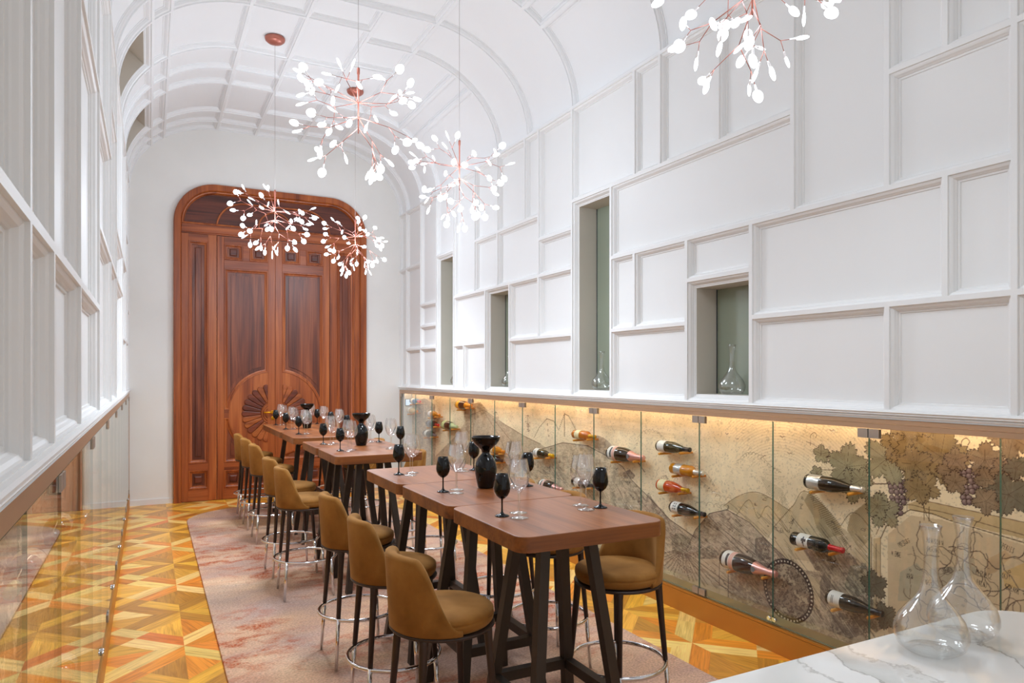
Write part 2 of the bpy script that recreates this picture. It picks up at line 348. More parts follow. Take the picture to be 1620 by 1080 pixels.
LH=[(1.03,1.654),(1.654,2.038),(2.038,2.79),(2.79,3.80)]
LC=[(YN,-.1,ZB,1.88),(YN,-.1,1.88,ZS),(-.1,.5,ZB,1.88),(-.1,.5,1.88,ZS),(.5,1.03,ZB,1.88),(.5,1.03,1.88,ZS)]
for y0,y1 in LH: LC.append((y0,y1,ZB,1.88))
LC+=[(1.03,1.654,1.88,ZS),(1.654,2.038,1.88,3.4),(1.654,2.038,3.4,ZS),(2.038,2.79,1.88,ZS),(2.79,3.80,1.88,2.9),(2.79,3.80,2.9,ZS),
 (3.80,4.96,ZB,2.275),(3.80,4.96,2.275,2.9),(3.80,4.96,2.9,ZS),(4.96,5.784,ZB,2.275),(4.96,5.784,2.275,3.25),(4.96,5.784,3.25,ZS),
 (5.784,7.136,ZB,2.275),(5.784,7.136,2.275,2.62),(5.784,7.136,2.62,ZS),(7.136,8.1,ZB,1.9),(7.136,8.1,1.9,2.62),(7.136,8.1,2.62,ZS),
 (8.1,8.7,ZB,1.9),(8.1,8.7,1.9,3.0),(8.1,8.7,3.0,ZS),(8.7,9.2,ZB,2.275),(8.7,9.2,2.275,ZS),(9.2,YE,ZB,2.6),(9.2,YE,2.6,ZS)]
mb=MB(); P=lambda a,b,d:(XL-d,a,b)
for c in LC: cell(mb,P,*c)
mb.face([(-.85,YN,-.02),(-.85,YE+.3,-.02),(-.85,YE+.3,5.1),(-.85,YN,5.1)],0)  # added light-blocking sheet outside the aisle wall, out of view
mb.face([(XL,YN,1.356),(XL,YE,1.356),(-.85,YE,1.356),(-.85,YN,1.356)],0)
tag(mb.build('wall_left',[WHITE]),'white moulded panel wall beside the aisle with no niches','wall',kind='structure')

# vault: rounded shoulders, flat crown
AX,BZ=1.0,.84; NSEG=400
def prof_pts():
    pts=[]
    for k in range(121):
        t=PI/2*k/120; pts.append((XR-AX+AX*math.cos(t),ZS+BZ*math.sin(t)))
    for k in range(1,20): pts.append((XR-AX-(XR-XL-2*AX)*k/20,ZS+BZ))
    for k in range(121):
        t=PI/2-PI/2*k/120; pts.append((XL+AX-AX*math.cos(t),ZS+BZ*math.sin(t)))
    return pts
PR=prof_pts(); S=[0.0]
for p,q in zip(PR[:-1],PR[1:]): S.append(S[-1]+math.dist(p,q))
SL=S[-1]; PX=np.array([p[0] for p in PR]); PZ=np.array([p[1] for p in PR]); SA=np.array(S)
def prof(s,d):
    x=float(np.interp(s,SA,PX)); z=float(np.interp(s,SA,PZ)); e=.01
    dx=float(np.interp(s+e,SA,PX)-np.interp(s-e,SA,PX)); dz=float(np.interp(s+e,SA,PZ)-np.interp(s-e,SA,PZ)); L=math.hypot(dx,dz) or 1
    # outward normal (away from the room)
    return (x+dz/L*d, z-dx/L*d)
def sx(x):
    return float(np.interp(-x,-PX,SA))
PV=lambda a,b,d:(lambda q:(q[0],a,q[1]))(prof(b,d))
sR0,s5b,s5a,s4,s3,s2,s1,sl2,sl1,sL0=0,sx(2.83),sx(2.66),sx(2.24),sx(1.77),sx(1.208),sx(.754),sx(.162),sx(.028),SL
VC=[]
def col(b0,b1,ys,op=()):
    for y0,y1 in zip(ys[1:],ys[:-1]): VC.append((y0,y1,b0,b1,(y0,y1) in op))
YA=[YE,9.2,8.83,7.95,7.55,7.07,6.16,5.75]
col(sl1,sL0,YA,((7.95,8.83),(6.16,7.07))); col(sl2,sl1,YA); col(s1,sl2,YA)
col(s2,s1,YA); col(s3,s2,[YE,9.2,8.644,8.05,7.5,7.07,6.16,5.75]); col(s4,s3,[YE,9.2,8.644,8.078,6.93,6.376,5.75])
col(sR0,s4,[YE,9.2,8.644,8.078]); 
for b0,b1 in ((sR0,s5b),(s5b,s5a),(s5a,s4)): col(b0,b1,[8.078,6.376])
col(sR0,s4,[6.376,5.75]); col(sR0,s4,[5.75,4.964]); col(s4,s2,[5.75,4.964]); col(s2,s1,[5.75,4.964]); col(s1,sL0,[5.75,4.964])
for b0,b1 in ((sR0,s5b),(s5b,s5a),(s5a,s2),(s2,sl2),(sl2,sL0)): col(b0,b1,[4.964,3.833,2.705,1.594,.47,YN])
mb=MB()
for y0,y1,b0,b1,op in VC:
    nb=max(2,int((b1-b0)/.06))
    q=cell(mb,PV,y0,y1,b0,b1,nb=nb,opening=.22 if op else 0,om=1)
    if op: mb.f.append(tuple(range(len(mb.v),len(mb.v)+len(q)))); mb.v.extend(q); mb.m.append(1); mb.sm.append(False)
mb.face([(-.85,YN,5.1),(3.75,YN,5.1),(3.75,YE+.3,5.1),(-.85,YE+.3,5.1)],0)  # unseen flat lid above the vault, added to keep world light out
tag(mb.build('ceiling',[CEIL,NICHE],auto=22,weld=True),'white coffered barrel vault with rounded shoulders','ceiling',kind='structure')

# end wall with the arched door opening left solid behind the door
mb=MB(); mb.box(-.85,YE,-.02,3.75,YE+.3,5.1)
tag(mb.build('wall_far',[PLASTER]),'plain white end wall around the arched wooden door','wall',kind='structure')
mb=MB(); mb.box(XL,YE-.012,0,.262,YE-.0005,.066); mb.box(2.646,YE-.012,0,XR,YE-.0005,.066)
tag(mb.build('baseboard_far',[WHITE]),'low white skirting under the end wall','skirting',kind='structure')
# stepped cornice under the panelling, both sides
def cornice(name,mir,label):
    prof_=[(0,1.40),(-.012,1.398),(-.016,1.390),(-.010,1.386),(-.010,1.378),(.002,1.374),(-.004,1.368),(.0,1.362),(.006,1.360),(.006,1.354),(.06,1.354),(.06,1.40)]
    mb=MB()
    rs=[[((XR+x) if not mir else (XL-x),y,z) for x,z in prof_] for y in (YN,YE-.0005)]
    mb.rings(rs,0,True,True,True,False)
    tag(mb.build(name,[WHITE]),label,'moulding',kind='structure')
cornice('trim_1',False,'white ledge moulding under the niche wall'); cornice('trim_2',True,'white ledge moulding under the wall without niches')

# parquet: two-tone ribbons woven on the diagonals of a square lattice
def floor():
    rnd=random.Random(4); mb=MB(); mb.uv=[]; mb.col=[]
    PAL=dict(light=C(255,214,124),gold=C(248,184,66),orange=C(240,148,46),red=C(234,128,42),brown=C(208,144,50))
    Lc=.66; w=.109; X0,Y0=.18,3.154-6*.66
    def clip(poly,x0,y0,x1,y1):
        for ax,lim,sg in ((0,x0,1),(0,x1,-1),(1,y0,1),(1,y1,-1)):
            out=[]
            for i,p in enumerate(poly):
                q=poly[i-1]; dp=(p[ax]-lim)*sg; dq=(q[ax]-lim)*sg
                if (dp>=0)!=(dq>=0):
                    t=dq/(dq-dp); out.append((q[0]+(p[0]-q[0])*t,q[1]+(p[1]-q[1])*t))
                if dp>=0: out.append(p)
            poly=out
            if len(poly)<3: return None
        return poly
    def piece(poly,tone,ang):
        q=clip(poly,-.42,YN,3.42,YE)
        if not q: return
        c=PAL[tone]; k=rnd.uniform(.86,1.12); c=(c[0]*k,c[1]*k*rnd.uniform(.95,1.05),c[2]*k*rnd.uniform(.85,1.15),1)
        ca,sa=math.cos(ang),math.sin(ang); ox,oy=rnd.uniform(0,50),rnd.uniform(0,50)
        mb.face([(x,y,0) for x,y in q])
        for x,y in q: mb.uv.append((x*ca+y*sa+ox,-x*sa+y*ca+oy)); mb.col.append(c)
    h=w*math.sqrt(2); s=.7071; D=Lc*math.sqrt(2)
    for i in range(-2,6):
        for j in range(-2,18):
            cx,cy=X0+i*Lc,Y0+j*Lc; A=(i+j)%2==0
            def T(u,v,dx,dy): # along ribbon u, across v
                return (cx+(u*dx-v*dy)*s,cy+(u*dy+v*dx)*s)
            for dx,dy in ((1,1),(1,-1),(-1,1),(-1,-1)):
                ang=math.atan2(dy,dx)
                tones=(('light','orange') if A else ('brown','gold'))
                if rnd.random()<.25: tones=('light','red') if A else ('gold','brown')
                # ribbon halves from the star to the crossing
                for sg,tn in ((1,tones[0] if dx>0 else tones[1]),(-1,tones[1] if dx>0 else tones[0])):
                    if dx*dy<0: tn=tones[0] if tn==tones[1] else tones[1]
                    piece([T(0,0,dx,dy),T(D/2-w,0,dx,dy),T(D/2-w,sg*w,dx,dy),T(w,sg*w,dx,dy)],tn,ang)
            # crossing at the middle of the cell: one ribbon passes over
            mx,my=cx+Lc/2,cy+Lc/2; dx,dy=(1,1) if A else (1,-1); ang=math.atan2(dy,dx)
            def Q(u,v): return (mx+(u*dx-v*dy)*s,my+(u*dy+v*dx)*s)
            for sg,tn in ((1,rnd.choice(['gold','light'])),(-1,rnd.choice(['orange','brown']))):
                piece([Q(-w,0),Q(w,0),Q(w,sg*w),Q(-w,sg*w)],tn,ang)
            # diamonds on the lattice edges, each split in two triangles
            e=Lc/2-h
            for (ex,ey,vert) in ((cx,cy+Lc/2,True),(cx+Lc/2,cy,False)):
                if vert:
                    piece([(ex,ey-e),(ex,ey+e),(ex-e,ey)],rnd.choice(['brown','gold','brown']),PI/2)
                    piece([(ex,ey-e),(ex+e,ey),(ex,ey+e)],rnd.choice(['gold','brown','orange']),PI/2+.3)
                else:
                    piece([(ex-e,ey),(ex+e,ey),(ex,ey+e)],rnd.choice(['light','gold']),0)
                    piece([(ex-e,ey),(ex,ey-e),(ex+e,ey)],rnd.choice(['orange','gold']),0)
    o=mb.build('floor',[PARQ]); tag(o,'golden parquet of woven star shaped wooden strips','floor',kind='structure')
floor()
# ------------------------------------------------------------------ carved double door in the end wall
YD=9.46   # front face of stiles and rails
def door():
    root=empty('door_1',(1.4535,YE,0)); tag(root,'tall carved double door of red brown wood with fanlight panel','door',kind='structure')
    rx,ry=root.location.x,root.location.y
    PD=lambda a,b,d:(a-rx,YD+d-ry,b)        # depth grows into the wall
    def slab(mb,poly,d0,d1,m=0,bev=0): mb.prism(poly,d0,d1,m,bev,place=lambda a,b,c:PD(a,b,c))
    def rect(x0,z0,x1,z1): return [(x0,z0),(x1,z0),(x1,z1),(x0,z1)]
    FD=.022  # field depth
    def mould(mb,poly,m=0,prof=((0,0),(.004,-.007),(.014,-.006),(.018,.004),(.030,.012),(.040,.014),(.044,FD))):
        L=[]
        for w,d in prof:
            q=offset_poly(poly,w) if w else poly
            L.append([PD(a,b,d) for a,b in q])
        mb.rings(L,m,True,False,False,False)
    # outer arched frame
    def arch(x0,x1,zt,r,zb=0.0,n=14):
        pts=[(x0,zb)]
        for k in range(n+1):
            t=PI-PI/2*k/n; pts.append((x0+r+r*math.cos(t),zt-r+r*math.sin(t)))
        for k in range(n+1):
            t=PI/2-PI/2*k/n; pts.append((x1-r+r*math.cos(t),zt-r+r*math.sin(t)))
        pts.append((x1,zb)); return pts
    o_=arch(.263,2.644,3.932,.49); i_=arch(.347,2.560,3.848,.41)
    mb=MB()
    for a,b in ((o_,-.035),): pass
    L=[[PD(a,b,.04) for a,b in o_],[PD(a,b,-.022) for a,b in o_],[PD(a,b,-.03) for a,b in arch(.270,2.637,3.925,.484)],[PD(a,b,-.03) for a,b in arch(.336,2.571,3.859,.42)],[PD(a,b,-.018) for a,b in i_],[PD(a,b,.03) for a,b in i_]]
    mb.rings(L,0,False,False,False,False)
    mb.build('door_frame',[DW1],root,auto=30)
    # fanlight (solid panel) above the lintel
    i2=arch(.347,2.560,3.848,.41,3.42)
    mb=MB(); slab(mb,i2,.035,.03,0); p=mb.build('fanlight_panel',[DW4],root)
    mb=MB(); mould(mb,i2,0,((0,-.01),(.008,-.016),(.02,-.012),(.026,.004),(.034,.03)))
    pts=[PD(a,b,.024) for a,b in arch(.75,2.157,3.735,.33,3.42)]; mb.tube(pts,.012,6)
    pts=[PD(a,b,.024) for a,b in arch(1.25,1.657,3.66,.2,3.42)]; mb.tube(pts,.010,6)
    mb.build('fanlight_moulding',[DW1],p,auto=30)
    mb=MB(); slab(mb,rect(.347,3.322,2.56,3.424),.03,-.02,0,.006); slab(mb,rect(.347,3.305,2.56,3.326),.03,-.006,0,.004)
    mb.build('lintel',[DW3],root)
    def squares(mb_m,mb_f,x0,z0,x1,z1):
        mould(mb_m,rect(x0,z0,x1,z1))
        c=((x0+x1)/2,(z0+z1)/2); r=.042
        slab(mb_f,rect(c[0]-r,c[1]-r,c[0]+r,c[1]+r),FD,.004,1,.01)
    # sidelights
    for k,(x0,x1) in enumerate(((.347,.751),(2.146,2.560))):
        a,b=(x0+.08,x1-.1) if k==0 else (x0+.1,x1-.08)
        fr=MB(); fi=MB(); mo=MB()
        slab(fi,rect(x0,0,x1,3.32),FD+.004,FD,0)
        for q in (rect(x0+.002,.005,a,3.305),rect(b,.005,x1-.003,3.305)): slab(fr,q,FD,0,0,.002)
        for q in (rect(a,3.215,b,3.305),rect(a,.386,b,.470),rect(a,.005,b,.150)): slab(fr,q,FD,0,1,.002)
        mould(mo,rect(a,.470,b,3.215)); squares(mo,fi,a,.150,b,.386)
        slab(fi,rect(a+.075,.55,b-.075,3.14),FD+.003,.012,0,.01)
        o=fi.build('sidelight_panel',[DW2,DW4],root); fr.build('sidelight_frame',[DW1,DW3],o); mo.build('sidelight_moulding',[DW1],o,auto=30)
    # leaves
    ZC=1.07; RO=.53
    for k in (0,1):
        M=(lambda x:x) if k==0 else (lambda x:2*1.4487-x)
        def mp(poly): return [(M(a),b) for a,b in poly]
        x0,x1,xa,xb=.754,1.4477,.834,1.361
        cx=1.42
        fi=MB(); fr=MB(); mo=MB(); fan=MB()
        slab(fi,mp(rect(x0,0,x1,3.30)),FD+.004,FD,0)
        for q in (rect(x0,.005,xa,3.298),rect(xb,.005,x1,3.298)): slab(fr,mp(q),FD,0,0,.002)
        for q in (rect(xa,3.205,xb,3.298),rect(1.055,3.008,1.138,3.205),rect(xa,2.90,xb,3.008),rect(xa,.368,xb,.463),rect(xa,.005,xb,.145),rect(1.055,.145,1.138,.368)): slab(fr,mp(q),FD,0,1,.002)
        for a,b in ((xa,1.055),(1.138,xb)):
            squares(mo,fi,min(M(a),M(b)),3.008,max(M(a),M(b)),3.205); squares(mo,fi,min(M(a),M(b)),.145,max(M(a),M(b)),.368)
        # big panel with the arc cut into its foot
        def arcpts(t0,t1,r,n=16): return [(cx+r*math.cos(R(t0+(t1-t0)*i/n)),ZC+r*math.sin(R(t0+(t1-t0)*i/n))) for i in range(n+1)]
        tA=math.degrees(math.acos((xb-cx)/RO)); tL=180-math.degrees(math.asin((1.125-ZC)/RO)); tB=180+math.degrees(math.asin((ZC-1.02)/RO))
        big=[(xa,2.90)]+[(xa,1.125)]+list(reversed(arcpts(tA,tL,RO)))+[(xb,2.90)]
        low=[(xa,1.02)]+[(xa,.463),(xb,.463)]+list(reversed(arcpts(tB,360-tA,RO)))
        mould(mo,mp(big)); mould(mo,mp(low))
        a,b,r=xa+.085,xb-.085,RO+.085; t0,t1=math.degrees(math.acos((b-cx)/r)),math.degrees(math.acos((a-cx)/r)); up=arcpts(t0,t1,r)
        slab(fi,mp([(a,2.815)]+list(reversed(up))+[(b,2.815)]),FD+.003,.012,0,0); slab(fi,mp([(a,.548),(b,.548)]+[(x,2*ZC-z) for x,z in up]),FD+.003,.012,0,0)
        # raised half disc and the short rail beside it
        disc=arcpts(tA,360-tA,RO,40)
        slab(fr,mp(disc),FD,0,0,.002); slab(fr,mp(rect(xa,1.02,cx-math.sqrt(RO**2-.05**2)+.01,1.125)),FD,.0005,1,0)
        # fan of petals
        n=13
        for i in range(n):
            t=R(98+(262-98)*(i+.5)/n); dt=R((262-98)/n)*.5
            r0,r1=.150,.345; ca,sa=math.cos(t),math.sin(t)
            def pt(r,off): return (cx+r*ca-off*sa,ZC+r*sa+off*ca)
            w0,w1=r0*math.tan(dt)*.94,r1*math.tan(dt)*.94
            poly=[pt(r0,-w0),pt(r1,-w1)]+[pt(r1+w1*1.0*math.sin(R(q)),-w1*math.cos(R(q))) for q in (30,60,90,120,150)]+[pt(r1,w1),pt(r0,w0)]
            poly=clip_poly(poly,0,0,xb-.004,9)
            if poly: slab(fan,mp(poly),0,-.016,(0,1,0,2,0,1,0,0,2,1,0,1,0)[(i*5+k*3)%13],.008)
        for r in (.142,.115,.088): fan.tube([PD(M(a),b,-.002) for a,b in arcpts(max(tA,math.degrees(math.acos((xb-.006-cx)/r))),360-max(tA,math.degrees(math.acos((xb-.006-cx)/r))),r,24)],.008,6,3)
        o=fi.build('door_leaf',[DW2,DW4],root); fr.build('leaf_frame',[DW1,DW3],o); mo.build('panel_moulding',[DW1],o,auto=30)
        f=fan.build('carved_fan',[DW6,DW5,DW3,DW1],o); f['label']='carved half rosette of rounded petals'
        if k==0:
            hb=MB(); slab(hb,rect(1.395,1.062,1.435,1.102),0,-.012,0,.003); hb.tube([PD(1.415,1.082,-.01),PD(1.415,1.082,-.05)],.011,10); hb.tube([PD(1.425,1.082,-.05),PD(1.30,1.082,-.05)],.0105,8)
            slab(hb,rect(1.397,.985,1.437,1.025),0,-.012,0,.003)
            h=hb.build('door_handle',[BRASS],o); h['label']='brass lever handle with square keyhole plate'
door()
MURAL = {'polys':[((196,176,150),0.5,[(7343,1114),(7002,1180),(6762,1109),(6462,1047),(6050,962),(5737,915),(5561,872),(6462,720),(8220,354),(9156,152),(8439,530),(7810,823)]),((190,178,160),0.9,[(9391,1197),(8857,1249),(8483,1178),(8439,693),(8529,259),(9285,74)]),((170,150,120),0.9,[(7562,1214),(7085,1260),(6888,1171),(7221,1055),(7326,861),(7291,576),(7525,513),(7470,850)]),((204,184,156),0.85,[(9693,-55),(8667,241),(7433,473),(6609,652),(5798,849),(5339,961),(4934,970),(4642,910),(4447,851),(4326,759),(4099,651),(3888,541),(3629,469),(3599,9),(9693,-1789)]),((168,146,128),0.8,[(4877,1033),(4794,1071),(4677,1049),(4522,972),(4659,908),(4840,962)]),((120,104,94),0.9,[(4455,801),(4358,842),(4287,803),(4311,776),(4422,766)]),((182,160,142),0.7,[(4233,696),(4158,641),(4128,683),(3888,541),(3692,456),(3956,392),(4173,451),(4249,579)]),((203,180,140),0.25,[(3366,726),(3257,800),(3127,851),(3018,845),(2842,785),(2887,740),(3004,598),(3127,611),(3230,690)]),((206,184,146),0.25,[(2970,658),(2850,790),(2745,915),(2628,849),(2510,761),(2453,729),(2326,755),(2326,577),(2970,493)]),((160,138,100),0.3,[(2711,913),(2616,851),(2517,760),(2510,717),(2608,673),(2661,722),(2686,787),(2745,858)]),((165,142,104),0.3,[(2453,829),(2344,929),(2333,737),(2397,658),(2472,748)]),((178,156,136),0.9,[(3723,354),(3629,520),(3497,654),(3338,707),(3152,661),(2956,548),(2788,463),(2628,485),(2434,617),(2333,576),(2333,124),(2887,72),(3756,203)]),((132,112,100),1.0,[(2754,586),(2628,634),(2434,623),(2390,561),(2510,491),(2669,486)]),((205,180,148),0.35,[(4027,304),(3723,302),(3451,374),(3382,365),(3338,85),(3888,192)]),((214,190,156),0.2,[(3422,368),(3338,368),(3322,151),(3394,151)]),((104,96,78),1.0,[(3874,418),(3821,465),(3743,463),(3679,450),(3660,385),(3756,321),(3861,314)]),((110,100,84),1.0,[(3629,375),(3480,450),(3405,409),(3451,366),(3599,331)]),((90,76,68),1.0,[(3102,570),(3038,599),(2989,556),(2999,471),(3067,440),(3107,492)]),((146,126,110),0.7,[(3311,374),(2887,476),(2842,141),(3004,90),(3305,155)]),((84,70,64),0.6,[(3327,419),(2980,446),(2628,440),(2636,417),(3004,402),(3338,392)]),((210,188,152),0.25,[(2720,445),(2628,440),(2645,273),(2711,253)]),((112,98,90),0.5,[(2608,501),(2568,476),(2580,377),(2604,285),(2636,310),(2641,430)]),((108,104,90),0.8,[(2453,563),(2361,601),(2333,463),(2416,407),(2491,436)]),((96,92,80),0.8,[(2379,417),(2274,431),(2216,338),(2308,261),(2369,290)]),((92,80,74),0.9,[(2588,265),(2453,320),(2354,327),(2344,249),(2453,180),(2556,180)]),((200,172,128),0.3,[(2322,733),(2284,747),(2284,396),(2322,369)]),((196,164,112),0.35,[(2138,940),(2078,971),(1628,947),(1246,926),(1246,832),(1628,877),(1779,885),(2003,909),(2138,919)]),((212,186,150),0.25,[(2240,772),(2125,887),(1973,894),(1628,851),(1246,801),(1246,184),(1628,323),(2240,283)]),((178,172,150),0.3,[(2177,599),(2094,665),(2057,629),(2094,483),(2190,455)]),((170,160,140),0.3,[(2033,650),(1887,700),(1832,756),(1819,688),(1944,584),(2018,564)]),((216,176,110),0.3,[(1715,714),(1628,776),(1628,670),(1702,650)]),((196,160,120),0.3,[(1779,754),(1702,813),(1677,791),(1740,708),(1779,684)])],'strokes':[(5,(96,76,60),[(5859,965),(5761,1068),(5619,1160),(5493,1144),(5404,1069),(5307,1222),(5233,1203),(5110,1079),(4982,1024)]),(4,(110,88,66),[(5307,1222),(5307,1020)]),(4,(110,88,66),[(5619,1160),(5584,998)]),(4,(90,74,62),[(7343,1106),(7002,1180),(6462,1047),(6050,962),(5737,915)]),(4,(90,74,62),[(7002,1166),(6609,918),(6462,766)]),(4,(90,74,62),[(6762,1096),(6251,850)]),(5,(80,66,58),[(6609,665),(5798,849),(5339,961),(4934,970),(4642,910),(4447,851),(4326,759),(4099,651),(3888,541),(3629,469)]),(3,(90,74,64),[(4233,696),(4158,632),(4121,694),(4027,561),(3970,598),(3874,472)]),(3,(112,92,64),[(3366,726),(3257,800),(3127,851),(3018,845),(2842,785)]),(3,(112,92,64),[(3257,685),(3152,801),(3077,698),(3004,787),(2864,664)]),(3,(112,92,64),[(2970,658),(2850,790),(2815,825),(2745,915),(2616,851),(2510,761)]),(3,(112,92,64),[(2510,761),(2453,839),(2397,838),(2326,771)]),(4,(80,66,60),[(3723,354),(3629,520),(3497,654),(3338,707),(3152,661),(2956,548),(2788,463)]),(3,(80,66,60),[(3509,640),(3422,594),(3284,540),(3077,468),(2887,420)]),(3,(80,66,60),[(3451,588),(3284,501),(3127,418)]),(5,(90,76,68),[(3327,358),(3327,129)]),(4,(90,76,68),[(3405,352),(3405,209),(3327,201)]),(3,(100,82,62),[(2329,738),(2329,367)]),(3,(100,82,62),[(2281,748),(2281,397)]),(3,(100,82,62),[(2305,711),(2305,390)]),(4,(96,76,54),[(2281,741),(2250,811),(2197,865),(2125,915),(2057,914),(2018,915),(1944,899),(1628,861),(1246,811)]),(3,(110,88,62),[(2305,759),(2270,829),(2216,886),(2138,937),(2033,931),(1944,928),(1628,893)]),(3,(110,88,62),[(2078,971),(1628,947)]),(4,(96,76,54),[(2057,944),(2057,878)]),(4,(96,76,54),[(2033,943),(2033,877)]),(5,(100,76,58),[(2354,1008),(2240,1024),(2174,1074),(2135,1128)]),(5,(100,76,58),[(1887,1182),(1846,1136),(1806,1085),(1740,1072),(1702,1072)]),(7,(104,80,60),[(1685,1277),(1658,1226),(1672,1157)]),(7,(104,80,60),[(1667,1279),(1643,1201)]),(3,(96,72,60),[(1924,1248),(1873,1227),(1857,1191),(1860,1143)]),(3,(96,72,60),[(1871,1204),(1885,1260),(1865,1282),(1849,1269),(1857,1251)]),(2.4,(96,72,60),[(2703,1175),(2703,1225),(2678,1248),(2661,1235),(2669,1220)]),(2.4,(96,72,60),[(2728,1191),(2694,1186),(2653,1166)]),(2.4,(96,72,60),[(2529,1082),(2545,1135),(2517,1158),(2487,1134),(2479,1175),(2506,1183),(2510,1162)]),(3,(96,72,60),[(2628,1047),(2564,1054)]),(3,(96,72,60),[(2576,1104),(2556,1066)])],'leaves':[(2632,1133,51,0.3,0),(2661,1025,39,2.0,0),(2472,1082,120,0.2,0),(2427,988,90,3.3,0),(2390,1026,66,5.0,0),(2250,1146,126,0.1,0),(2190,1218,90,1.6,1),(2132,1202,102,2.6,1),(2045,1246,150,3.6,1),(1979,1187,138,3.9,1),(2100,1135,90,3.1,1),(2057,1035,78,3.4,1),(2094,1014,66,2.7,1),(1935,1125,60,3.1,2),(1910,1076,54,2.9,2),(1910,1180,54,0.4,2),(1784,1191,78,0.3,2),(1766,1104,60,3.3,2),(1712,1152,54,0.9,2),(1687,1055,90,3.2,3),(1658,1172,54,0.8,3),(1672,1297,90,2.0,2),(1779,1010,60,2.2,2),(2264,885,90,3.0,0),(2298,904,66,4.0,0),(2319,499,72,0.5,3),(2257,357,66,2.0,3)],'grapes':[(2233,1034),(2205,1038),(2176,1046),(2154,1043),(2126,1051),(2227,1011),(2201,1014),(2175,1020),(2149,1019),(2123,1023),(2222,989),(2195,989),(2171,997),(2141,998),(2219,958),(2192,962),(2167,967),(2140,970),(2213,940),(2191,943),(2159,946),(2202,915),(2176,919),(2203,888),(2175,891),(1896,1124),(1872,1126),(1851,1135),(1827,1132),(1805,1137),(1895,1106),(1871,1106),(1852,1112),(1826,1109),(1809,1113),(1891,1084),(1869,1082),(1843,1091),(1822,1094),(1887,1060),(1863,1059),(1843,1062),(1822,1071),(1883,1040),(1863,1040),(1838,1046),(1876,1012),(1852,1015),(1870,993),(1850,996)],'clouds':[[(4303,993),(4233,1104),(4099,1143),(3956,1103),(3874,1016)],[(3888,773),(3788,854),(3660,883),(3538,823),(3394,762),(3204,753)],[(3257,1002),(3178,1070),(3077,1073),(2980,1015),(2910,994)],[(4013,801),(3943,838),(3888,809)],[(3629,682),(3394,697),(3204,753)],[(3756,902),(3629,938),(3521,901),(3451,836)]],'birds':[(2896,1202,9),(2846,1111,7),(3038,1077,9),(2564,1263,8),(3338,1187,7),(3251,1162,6),(4233,891,26),(7850,1126,8),(7525,1053,6)],'barrel':(2859,321),'vine':(3756,347),'balloons':[(6700,1112,60),(5985,1127,45),(5972,1048,32)],'words':[('TRENTSCHIN',2009,774,0),('KASCHAU',2015,734,0),('VIENNE',2197,672,0),('EPERIES',1697,814,-0.3),('ERLAU',1798,632,-0.1),('MISKOLCZ',1790,676,-0.1),('PRESBURG',2151,738,0.6),('TOKAY',1702,690,0),('UNGARN',1944,657,0.5),('SZOLNOK',1677,643,-0.2),('OFEN',2033,575,0.2),('RAAB',2125,581,0.1)]}
# ------------------------------------------------------------------ wine display cabinets along both walls
def fbm(Y,Z,scale,seed,octv=4):
    rs=np.random.RandomState(seed); out=np.zeros(np.broadcast(Y,Z).shape); amp=1.0; tot=0
    for o in range(octv):
        g=rs.rand(64,64); y=Y/scale*(2**o)+o*7.3; z=Z/scale*(2**o)+o*3.1
        yi=np.floor(y).astype(int); zi=np.floor(z).astype(int); fy=y-yi; fz=z-zi
        fy=fy*fy*(3-2*fy); fz=fz*fz*(3-2*fz)
        a=g[yi%64,zi%64]; b=g[(yi+1)%64,zi%64]; c=g[yi%64,(zi+1)%64]; d=g[(yi+1)%64,(zi+1)%64]
        out+=amp*((a*(1-fy)+b*fy)*(1-fz)+(c*(1-fy)+d*fy)*fz); tot+=amp; amp*=.55
    return out/tot
GLY={'Y':[(0,4,2,2),(4,4,2,2),(2,2,2,0)],'A':[(0,0,2,4),(2,4,4,0),(1,1.6,3,1.6)],'B':[(0,0,0,4),(0,4,3,3.2),(3,3.2,0,2),(0,2,3.4,1),(3.4,1,0,0)],'C':[(4,3.4,2,4),(2,4,0,2),(0,2,2,0),(2,0,4,.6)],'E':[(0,0,0,4),(0,4,3,4),(0,2,2.4,2),(0,0,3,0)],'F':[(0,0,0,4),(0,4,3,4),(0,2,2.4,2)],'G':[(4,3.4,2,4),(2,4,0,2),(0,2,2,0),(2,0,4,1),(4,1,4,2),(4,2,2.6,2)],'H':[(0,0,0,4),(4,0,4,4),(0,2,4,2)],'I':[(1,0,1,4)],'K':[(0,0,0,4),(0,1.8,3.4,4),(1,2.4,3.6,0)],'L':[(0,4,0,0),(0,0,3,0)],'M':[(0,0,0,4),(0,4,2,1.6),(2,1.6,4,4),(4,4,4,0)],'N':[(0,0,0,4),(0,4,4,0),(4,0,4,4)],'O':[(2,4,0,2),(0,2,2,0),(2,0,4,2),(4,2,2,4)],'P':[(0,0,0,4),(0,4,3.2,3.4),(3.2,3.4,3,2),(3,2,0,1.8)],'R':[(0,0,0,4),(0,4,3.2,3.4),(3.2,3.4,0,2),(1,2,3.6,0)],'S':[(3.4,3.6,1.6,4),(1.6,4,.4,3),(.4,3,3.4,1.2),(3.4,1.2,2,0),(2,0,.2,.4)],'T':[(2,0,2,4),(0,4,4,4)],'U':[(0,4,0,1),(0,1,2,0),(2,0,4,1),(4,1,4,4)],'V':[(0,4,2,0),(2,0,4,4)],'Z':[(0,4,4,4),(4,4,0,0),(0,0,4,0)]}
